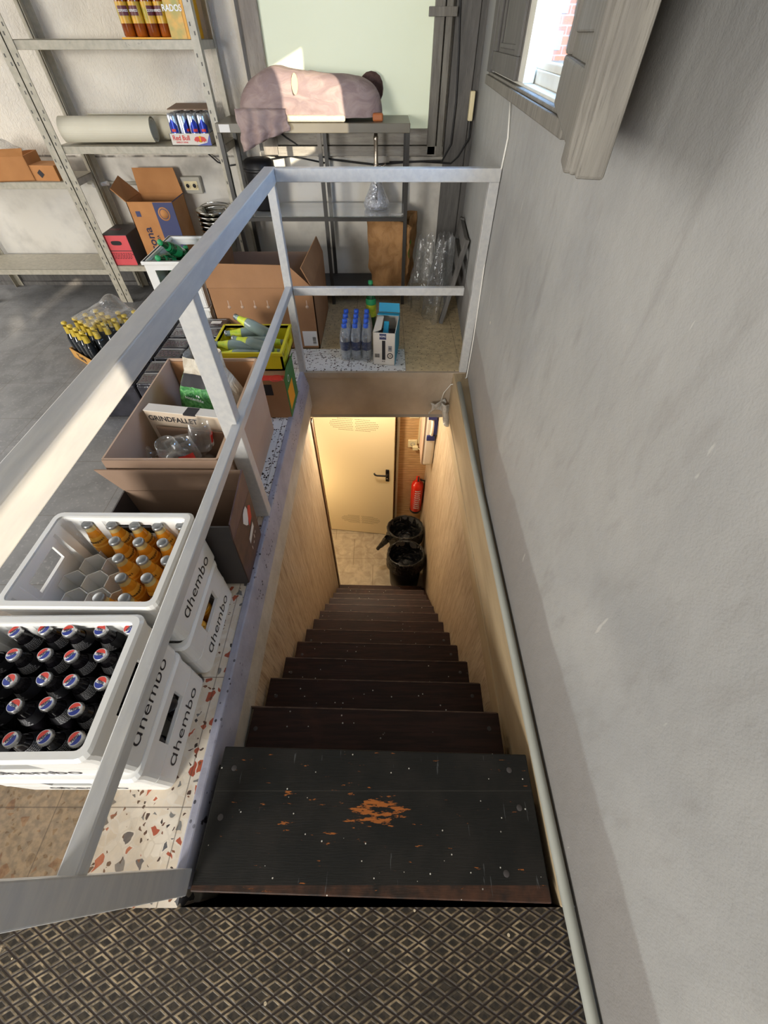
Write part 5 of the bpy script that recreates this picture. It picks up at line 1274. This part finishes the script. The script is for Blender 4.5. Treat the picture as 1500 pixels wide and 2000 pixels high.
# brown bottle pack in an amber tray, under torn film
t = thing('bottle_tray', 'amber cardboard tray of gold-necked beer bottles standing on the grey floor', 'tray', (-1.73, 2.215, 0), math.radians(54))
ax = Vector((0.185, 0.255)).normalized()
open_box(t, -0.005, 0.405, -0.005, 0.285, 0, 0.062, 'trayorange', 0.004, 'tray_body')
lettering(t, [('Turia', 0.044, frame((-0.0065, 0.16, 0.034), (0, -1, 0), (0, 0, 1)), 0.0007)], 'ink')
mb = MB(); mb.lathe([(0.014, 0), (0.018, 0), (0.018, 0.001), (0.014, 0.001)], 18, M=FX(0.045, -0.0062, 0.032)); mb.build('round_mark', 'ink', t)
pq = thing('beer_bottle', '', 'bottle'); u = []
mb = MB(); mb.lathe([(0, 0), (0.027, 0.0), (0.0305, 0.005), (0.0305, 0.105), (0.027, 0.125), (0.017, 0.150), (0.0145, 0.17)], 18); mb.build('glass_body', 'beerglass', pq)
mb = MB(); mb.lathe([(0.0180, 0.150), (0.0155, 0.172), (0.0148, 0.192)], 18); mb.build('neck_foil', 'goldfoil', pq)
mb = MB(); mb.lathe([(0.0155, 0.204), (0.0157, 0.207), (0.014, 0.213), (0.012, 0.215), (0, 0.215)], 18); mb.build('cap', 'goldfoil', pq)
Rm = Matrix.Rotation(math.radians(54), 4, 'Z')
for j in range(6):
    for i in range(4):
        if j == 5 and i != 0: continue
        if j == 4 and i > 1: continue
        p = Rm @ Vector((0.035 + j * 0.066, 0.040 + i * 0.068, 0.005)); place(pq, u, (p.x - 1.73, p.y + 2.215, p.z), 'gold-necked beer bottle in the amber tray, %s row, %s from right' % (ORD[j], ORD[i]), (0, 0, i + j), 'gold-necked beer bottles in the tray')
def filmf(a, b):
    x = -0.012 + 0.43 * a; y = -0.012 + 0.31 * b
    edge = min(1, min(b, 1 - b, 1.02 - a) * 7); z = 0.06 + 0.165 * edge ** .5 + (0.05 * math.exp(-((a - .8) ** 2 + (b - .7) ** 2) / .05)) + 0.014 * noise.noise((x * 16, y * 16, 0))
    return (x, y, z)
mb = MB(); mb.grid(lambda a, b: filmf(0.22 + 0.78 * a, b), 30, 24); o = mb.build('shrink_film', 'film', None, loc=(-1.73, 2.215, 0.008), rotz=math.radians(54)); tag(o, 'torn clear shrink film draped over the gold-necked beer bottles', 'plastic film')

# white crates of green bottles
def slat_crate(z, lab):
    t = thing('green_bottle_crate', lab, 'crate', (-1.207, 2.72, z))
    mb = MB(); w, d, h, q = 0.138, 0.215, 0.250, 0.010
    mb.box(-w, w, -d, d, 0, 0.01)
    for s in (-1, 1):
        mb.box(-w, -0.09, s * d - q / 2, s * d + q / 2, 0, h); mb.box(0.09, w, s * d - q / 2, s * d + q / 2, 0, h); mb.box(-0.09, 0.09, s * d - q / 2, s * d + q / 2, 0, 0.10); mb.box(-0.09, 0.09, s * d - q / 2, s * d + q / 2, 0.205, h)
        mb.box(s * w - q / 2, s * w + q / 2, -d, d, 0, h)
        for y in (-0.16, 0.0, 0.16): mb.box(s * (w + .008) - .004, s * (w + .008) + .004, y - .012, y + .012, 0, h - .01)
    mb.build('crate_body', 'crate', t)
    mb = MB()
    for s in (-1, 1): mb.box(-w - .014, w + .014, s * d - .012, s * d + .012, h - .018, h); mb.box(s * w - .014, s * w + .014, -d, d, h - .018, h)
    mb.build('rim', 'crate', t, bevel=0.004); return t
slat_crate(0.0, 'white slotted crate under the crate of green bottles behind the black packs')
slat_crate(0.252, 'white slotted crate full of green bottles behind the black packs')
pn = thing('green_bottle', '', 'bottle'); u = []
mb = MB(); mb.lathe([(0, 0), (0.027, 0.0), (0.030, 0.005), (0.030, 0.105), (0.026, 0.128), (0.0145, 0.16), (0.0135, 0.195), (0.0135, 0.20), (0, 0.198)], 18); mb.build('glass_body', 'greenglass', pn)
mb = MB(); mb.lathe([(0.0306, 0.045), (0.0306, 0.095)], 18); mb.build('label', 'greenlabel', pn)
mb = MB(); mb.lathe([(0.0268, 0.125), (0.0185, 0.150)], 18); mb.build('neck_label', 'greenlabel', pn)
mb = MB(); mb.lathe([(0.0150, 0.194), (0.0138, 0.204), (0, 0.206)], 18); mb.build('cap', 'greenlabel', pn)
for j in range(5):
    for i in range(4):
        if (j, i) in ((0, 0), (0, 2), (1, 0)): continue
        place(pn, u, (-1.300 + i * 0.0625, 2.575 + j * 0.072, 0.265), 'green bottle standing in the white crate, %s row, %s from left' % (ORD[j], ORD[i]), (0, 0, i * 2 + j), 'green bottles standing in the white crate')
for k, (loc, rot) in enumerate((((-1.205, 2.72, 0.470), (1.0, 0, -0.2)), ((-1.250, 2.69, 0.435), (1.15, 0.1, -0.1)), ((-1.125, 2.60, 0.435), (1.2, 0, 0.7)))):
    place(pn, u, loc, 'green bottle lying on top of the others, %s' % ['its neck towards the camera', 'leftmost of the lying ones', 'beside the railing'][k], rot, 'green bottles lying on top')

# big brown box
t = thing('big_cardboard_box', 'large open brown cardboard box with a white label beside the stair head', 'box', (0, 0, 0))
x0, x1, y0, y1, h = -1.03, -0.415, 2.485, 3.09, 0.368
open_box(t, x0, x1, y0, y1, 0, h, 'card', 0.006)
flap(t, [(x0, y0 + .004, h), (x1, y0 + .004, h), (x1 - .13, y0 + .03, h + .11), (x0, y0 + .03, h + .12)], 'card', .006)
flap(t, [(x1 - .003, y0, h), (x1 - .003, y1, h), (x1 - .035, y1, h + .09), (x1 - .055, y0 + .005, h + .105)], 'card', .006)
flap(t, [(x0, y1 - .003, h), (x1, y1 - .003, h), (x1 - .08, y1 - .07, h - .16), (x0, y1 - .07, h - .16)], 'cardgrey', .006)
flap(t, [(x0 + .003, y0, h), (x0 + .003, y1, h), (x0 + .02, y1 - .06, h + .17), (x0 + .02, y0 + .1, h + .17)], 'card', .006)
mb = MB(); mb.box(-0.515, -0.425, y0 - .0012, y0, 0.020, 0.115); mb.build('shipping_label', 'paperlabel', t)
mb = MB()
for k in range(9): mb.box(-0.455, -0.435, y0 - .002, y0 - .0011, 0.032 + k * .0055, 0.032 + k * .0055 + random.choice((.0015, .003)))
mb.build('barcode', 'ink', t)['kind'] = 'stuff'
for k in range(7):                                       # faint printed glass symbols along the front
    x = -0.93 + k * 0.078; mb = MB(); mb.box(x - .003, x + .003, y0 - .0008, y0, 0.27, 0.30); mb.lathe([(0, 0), (0.010, 0), (0.010, 0.0007), (0, 0.0007)], 10, M=FX(x, y0 - .0001, 0.262)); mb.build('printed_symbol', 'cardpink', t)

# water bottles, blue box and green bottle on the landing
pw = thing('water_bottle', '', 'bottle'); u = []
mb = MB(); mb.lathe([(0, 0.004), (0.020, 0.0), (0.0295, 0.008), (0.0305, 0.06), (0.0290, 0.075), (0.0305, 0.09), (0.0305, 0.135), (0.026, 0.162), (0.0135, 0.192), (0.0125, 0.205), (0, 0.205)], 20); mb.build('plastic_body', 'pet', pw)
mb = MB(); mb.lathe([(0, 0.006), (0.027, 0.009), (0.0285, 0.06), (0.0275, 0.075), (0.0285, 0.09), (0.0285, 0.135), (0.0, 0.137)], 16); mb.build('water', 'pet', pw)
mb = MB(); mb.lathe([(0.0309, 0.066), (0.0309, 0.118)], 20); mb.build('label', 'navylabel', pw)
mb = MB(); mb.lathe([(0.0150, 0.197), (0.0152, 0.214), (0.0138, 0.2165), (0, 0.2165)], 20); mb.build('cap', 'capplastic', pw)
for j in range(4):
    for i in range(3):
        place(pw, u, (-0.237 + i * 0.0645, 2.365 + j * 0.064, 0.0), 'blue-capped water bottle on the landing, %s row, %s' % (ORD[j], ['left', 'middle', 'right'][i]), (0, 0, i * 1.7 + j), 'water bottles in the film pack')
mb = MB(); mb.grid(lambda a, b: (-0.1725 + (0.100 - 0.012 * max(0, b - .6) / .4) * max(-1, min(1, 1.25 * math.cos(a * 2 * PI))), 2.461 + (0.132 - .014 * max(0, b - .6) / .4) * max(-1, min(1, 1.25 * math.sin(a * 2 * PI))), 0.002 + 0.20 * b + 0.004 * math.sin(a * 30) * b), 56, 10, wrap_u=True)
tag(mb.build('shrink_film', 'film'), 'clear shrink film around the twelve blue-capped water bottles', 'plastic film')
t = thing('printed_box', 'opened white and cyan printed box beside the water bottles on the landing', 'box', (0.0, 2.285, 0), math.radians(-7))
open_box(t, -0.066, 0.066, 0, 0.265, 0, 0.200, 'cardwhite', 0.004)
mb = MB(); mb.box(0.066, 0.0675, 0.0, 0.265, 0.0, 0.200); mb.build('cyan_side', 'cyan', t)
mb = MB(); mb.plate((-0.066, 0.268, 0.198), (0.066, 0.268, 0.198), (0.066, 0.20, 0.215), (-0.066, 0.20, 0.215), .003); mb.plate((-0.066, 0.275, 0.20), (0.066, 0.275, 0.20), (0.060, 0.30, 0.245), (-0.066, 0.30, 0.245), .003); mb.build('lid', 'cyan', t)
mb = MB(); mb.plate((-0.066, 0.0, 0.2), (-0.066, 0.265, 0.2), (-0.025, 0.20, 0.206), (-0.02, 0.03, 0.206), .003); mb.build('flap', 'cardwhite', t)
mb = MB(); mb.boxm(Matrix.Translation((0.0, 0.09, 0.165)) @ Matrix.Rotation(0.5, 4, 'X'), 0.03, 0.12, 0.035); mb.build('inner_pack', 'cyan', t, bevel=.002)
mb = MB(); mb.box(-0.06, 0.06, 0.01, 0.255, 0.02, 0.11); mb.build('dark_contents', 'packdark', t, bevel=.006)
mb = MB(); mb.box(-0.012, 0.008, -0.0012, 0, 0.035, 0.155); mb.build('dark_stripe', 'ink', t)
mb = MB(); mb.box(-0.027, 0.013, -0.0014, 0, 0.162, 0.196); mb.build('blue_label', 'bluecard', t)
mb = MB(); mb.lathe([(0.013, 0), (0.018, 0), (0.018, 0.001), (0.013, 0.001)], 20, M=FX(0.037, -0.0002, 0.062)); mb.build('ring_mark', 'ink', t)
mb = MB(); mb.box(0.025, 0.048, -0.001, 0, 0.09, 0.125); mb.build('grey_panel', 'packband', t)
mb = MB()
for k in range(8): mb.box(-0.057 + k * .004, -0.0555 + k * .004 + (k % 3) * .0007, -0.001, 0, 0.048, 0.072)
mb.build('barcode', 'ink', t)['kind'] = 'stuff'
lettering(t, [('KOPIC', 0.013, FX(-0.007, -0.0018, 0.18), 0.0004)], 'white'); lettering(t, [('10 X', 0.010, FX(-0.004, -0.0008, 0.024), 0.0003)], 'ink'); lettering(t, [('E2', 0.014, FX(0.0365, -0.0014, 0.108), 0.0004)], 'ink'); lettering(t, [('100', 0.010, FX(0.037, -0.0008, 0.062), 0.0003)], 'ink')
t = thing('soda_bottle', 'green glass bottle with a pale label standing behind the water bottles', 'bottle', (-0.085, 2.72, 0))
mb = MB(); mb.lathe([(0, 0), (0.028, 0), (0.033, 0.006), (0.033, 0.20), (0.028, 0.235), (0.0145, 0.28), (0.0135, 0.315), (0, 0.316)], 20); mb.build('glass_body', 'greenglass', t)
mb = MB(); mb.lathe([(0.0336, 0.11), (0.0336, 0.185)], 20); mb.build('label', 'lime', t)
mb = MB(); mb.lathe([(0.0338, 0.186), (0.0338, 0.205), (0.031, 0.22)], 20); mb.build('green_band', 'greenlabel', t)
mb = MB(); mb.lathe([(0.0152, 0.306), (0.0145, 0.322), (0, 0.323)], 18); mb.build('cap', 'greenlabel', t)

# ------------------------------------------------------------------ basement things
def bin_(x, y, r, h, lab, sd):
    t = thing('waste_bin', lab, 'bin', (x, y, ZF)); t.scale = (1.18, 1.0, 1.0)
    mb = MB(); mb.lathe([(0, 0), (r * .80, 0), (r * .84, 0.01), (r * .97, h), (r * .93, h), (r * .80, 0.02), (0, 0.02)], 32); mb.build('bin_body', 'bin', t)
    def rim(u_, v):
        a = u_ * 2 * PI; w_ = 1 + 0.05 * noise.noise((math.cos(a) * 3, math.sin(a) * 3, v * 3 + sd)) + 0.03 * noise.noise((math.cos(a) * 8, math.sin(a) * 8, v * 6 + sd))
        if v < .45: k = v / .45; rr = r * (1.05 + .03 * (1 - k)); z = h - 0.17 * (1 - k) + 0.03 * noise.noise((math.cos(a) * 3, math.sin(a) * 3, sd)) * (1 - k)
        elif v < .55: k = (v - .45) / .1; rr = r * (1.05 - .12 * k); z = h + 0.012
        else: k = (v - .55) / .45; rr = r * (.93 - .35 * k * k); z = h + .012 - 0.26 * k
        return (rr * w_ * math.cos(a), rr * w_ * math.sin(a), z)
    mb = MB(); mb.grid(rim, 64, 26, wrap_u=True)
    mb.lathe([(r * .62, h - .245), (r * .3, h - .27), (0, h - .275)], 24); mb.build('bin_bag', 'binbag', t)
    return t
t = bin_(0.230, 2.615, 0.158, 0.585, 'black waste bin with bin bag nearer the door, beside the right wall', 1.0)
mb = MB(); mb.grid(lambda a, b: (-0.15 - 0.10 * b + 0.035 * math.cos(a * 2 * PI) * (1.15 - b * .6), -0.11 - 0.03 * b + 0.03 * math.sin(a * 2 * PI) * (1.15 - b * .5), 0.56 - 0.17 * b + 0.02 * noise.noise((a * 6, b * 4, 0))), 18, 10, wrap_u=True); mb.build('bag_tail', 'binbag', t)
bin_(0.226, 2.290, 0.158, 0.570, 'black waste bin with bin bag nearer the foot of the stairs', 5.0)
t = thing('fire_extinguisher', 'red fire extinguisher hanging on the wall above the waste bins', 'fire extinguisher', (0.362, 2.985, -2.215))
mb = MB(); mb.lathe([(0, 0), (0.058, 0), (0.066, 0.012), (0.066, 0.40), (0.056, 0.44), (0.026, 0.465), (0.022, 0.49), (0, 0.492)], 28); mb.build('cylinder', 'fire', t)
mb = MB(); mb.lathe([(0.0, -0.014), (0.060, -0.014), (0.067, 0.0), (0.067, 0.028), (0.0, 0.03)], 28); mb.build('base_cup', 'doorblack', t)
mb = MB(); mb.box(-0.018, 0.018, -0.05, 0.02, 0.49, 0.525); mb.plate((0, -0.02, 0.525), (0, -0.10, 0.52), (0, -0.10, 0.535), (0, -0.02, 0.55), 0.022); mb.build('valve', 'fire', t, bevel=.004)
mb = MB(); mb.tube([(0.0, -0.02, 0.545), (-0.005, -0.075, 0.570), (-0.008, -0.105, 0.572)], 0.009, 8); mb.build('lever', 'doorblack', t)
mb = MB(); mb.tube([(0.02, -0.01, 0.50), (0.07, -0.01, 0.48), (0.085, 0.0, 0.40), (0.082, 0.0, 0.12)], 0.010, 8); mb.build('hose', 'doorblack', t)
mb = MB()
for r in range(9):
    a = -2.0; z = 0.36 - r * 0.034
    while a < -1.15:
        w_ = random.uniform(.05, .22); q = 0.0666; mb.face([(q * math.cos(a), q * math.sin(a), z), (q * math.cos(a + w_), q * math.sin(a + w_), z), (q * math.cos(a + w_), q * math.sin(a + w_), z + .016), (q * math.cos(a), q * math.sin(a), z + .016)]); a += w_ + .06
mb.build('white_print', 'white', t)['kind'] = 'stuff'
t = thing('wall_case', 'white hard case with navy clips mounted high on the basement right wall', 'case', (0.388, 2.76, -1.19))
mb = MB(); mb.box(-0.055, 0.052, -0.13, 0.13, 0, 0.58); o = mb.build('case_body', 'casewhite', t, bevel=0.03); o.modifiers['bevel'].segments = 4
mb = MB(); mb.box(-0.0575, -0.05, -0.13, 0.13, 0.02, 0.56); mb.build('seam', 'cardpink', t, bevel=.003)
for z in (0.33, 0.545):
    mb = MB(); mb.box(-0.030, 0.040, -0.146, -0.125, z - .025, z + .025); mb.build('clip', 'clipblue', t, bevel=.004)
mb = MB(); mb.box(0.02, 0.05, -0.138, -0.12, 0.36, 0.52); mb.build('handle_recess', 'clipblue', t, bevel=.004)
mb = MB(); mb.tube([(0.005, -0.13, 0.37), (0.005, -0.165, 0.385), (0.005, -0.17, 0.44), (0.005, -0.165, 0.495), (0.005, -0.13, 0.51)], 0.012, 8); mb.build('carry_handle', 'casewhite', t)
for z, l in ((-0.945, 'upper'), (-1.30, 'lower')):
    t = thing('basement_socket', 'cream wall socket beside the basement door, the %s one' % l, 'socket', (0.285, 3.08, z))
    mb = MB(); mb.box(-0.045, 0.045, -0.022, 0, -0.045, 0.045); mb.build('housing', 'ivory', t, bevel=.005)
    mb = MB(); mb.lathe([(0.016, 0), (0.022, 0), (0.022, 0.002), (0.016, 0.002)], 18, M=FX(0, -0.0222, 0)); mb.build('outlet', 'socket', t)
    if l == 'lower':
        mb = MB(); mb.box(0.0, 0.055, -0.055, -0.02, -0.055, -0.015); mb.build('plug', 'ivory', t, bevel=.005)
mb = MB(); mb.box(0.335, 0.372, 3.055, 3.08, -1.29, -0.31); tag(mb.build('cable_duct', 'ivory'), 'slim cream cable duct running up the wall beside the white case', 'duct')
mb = MB(); mb.tube([(0.34, 3.03, -1.33), (0.38, 2.98, -1.33), (0.40, 2.90, -1.25)], 0.006, 6); tag(mb.build('power_cord', 'ivory'), 'short cream cord from the lower basement socket to the white case', 'cable')

# ------------------------------------------------------------------ cables on the walls
mb = MB(); mb.tube([(wallx(y) - .006, y, z) for y, z in ((2.26, 1.150), (2.17, 1.05), (2.208, 0.914), (2.222, 0.703), (2.187, 0.489), (2.147, 0.241), (2.147, 0.0))] + [(0.455, 2.13, -0.03), (0.41, 2.165, -0.06), (0.375, 2.17, -0.12), (0.36, 2.185, -0.22)], 0.0035, 6); tag(mb.build('wall_cable', 'whitecord'), 'thin white cord hanging down the right wall into the stairwell', 'cable')
mb = MB()
mb.grid(lambda a, b: (0.30 + 0.09 * a + 0.012 * math.sin(b * 5), 2.178 - 0.018 * math.sin(a * 5 + b * 2) + 0.008 * noise.noise((a * 5, b * 5, 0)), -0.20 - 0.075 * b + 0.02 * a), 14, 10); mb.grid(lambda a, b: (0.37 + 0.045 * a + 0.03 * b, 2.165 - 0.014 * math.sin(a * 4), -0.19 - 0.17 * b - 0.02 * a), 10, 12)
o = mb.build('gauze_rag', 'gauze'); s_ = o.modifiers.new('thickness', 'SOLIDIFY'); s_.thickness = 0.006; tag(o, 'crumpled white gauze rag hanging from the cord under the stair header', 'rag')
mb = MB(); mb.tube([(0.405, 3.495, 1.6), (0.411, 3.495, 1.432), (0.429, 3.495, 1.25), (0.442, 3.495, 1.043), (0.435, 3.49, 0.856), (0.384, 3.485, 0.774), (0.172, 3.525, 0.762), (-0.069, 3.525, 0.748), (-0.342, 3.52, 0.774), (-0.475, 3.515, 0.805), (-0.63, 3.505, 0.885), (-0.745, 3.495, 0.964), (-0.865, 3.51, 0.998)], 0.0055, 7); tag(mb.build('black_cable', 'cable'), 'black cable looping along the far wall under the window to the table', 'cable')
t = thing('adapter_block', 'cream adapter block hanging by the corner post beside the far window', 'plug', (0.536, 3.485, 0.965))
mb = MB(); mb.box(-0.014, 0.014, -0.02, 0.02, 0, 0.13); mb.build('block', 'ivory', t, bevel=.005)
mb = MB(); mb.tube([(0.545 - .536, 0, 0.0), (0.010, 0.005, -0.08), (-0.045, 0.01, -0.17), (-0.09, 0.01, -0.205), (-0.30, 0.035, -0.20), (-0.50, 0.035, -0.203)], 0.0045, 6); mb.build('cable', 'cable', t)
mb = MB(); mb.tube([(-1.174, 3.52, 0.812), (-1.114, 3.51, 0.765), (-1.053, 3.51, 0.744), (-0.98, 3.515, 0.752), (-0.62, 3.54, 0.79), (-0.40, 3.535, 0.755)], 0.0045, 6); tag(mb.build('black_cable', 'cable'), 'black cable sagging behind the steel shelf above the double socket', 'cable')

# ------------------------------------------------------------------ outside the window
t = thing('brick_building', 'orange brick apartment building outside the right window', 'building', (0, 0, 0))
mb = MB(); mb.box(5.30, 13.0, 20, 30, -6, 14); mb.build('wall', 'extbrick', t)
for i in range(5):
    for j in range(4): mb = MB(); mb.box(5.55 + i * 0.42, 5.74 + i * 0.42, 19.96, 20.02, 0.95 + j * 0.75, 1.35 + j * 0.75); mb.build('window', 'extglass', t)
t = thing('white_building', 'white rendered building outside the right window', 'building', (0, 0, 0))
mb = MB(); mb.box(3.2, 5.28, 19, 28, -6, 14); mb.build('wall', 'extwhite', t)
mb = MB(); mb.box(4.75, 4.83, 18.9, 19.05, 1.62, 1.82); mb.build('vent', 'doorblack', t)
mb = MB(); mb.box(1.2, 24, 5.5, 40, 0.35, 0.72); tag(mb.build('roof_terrace', 'extroof'), 'pale blue flat roof outside the right window below the buildings', 'roof')
mb = MB(); mb.box(1.6, 12, 9.0, 9.25, 0.72, 0.80); tag(mb.build('roof_kerb', 'extglass'), 'low grey kerb crossing the pale roof outside the window', 'kerb')
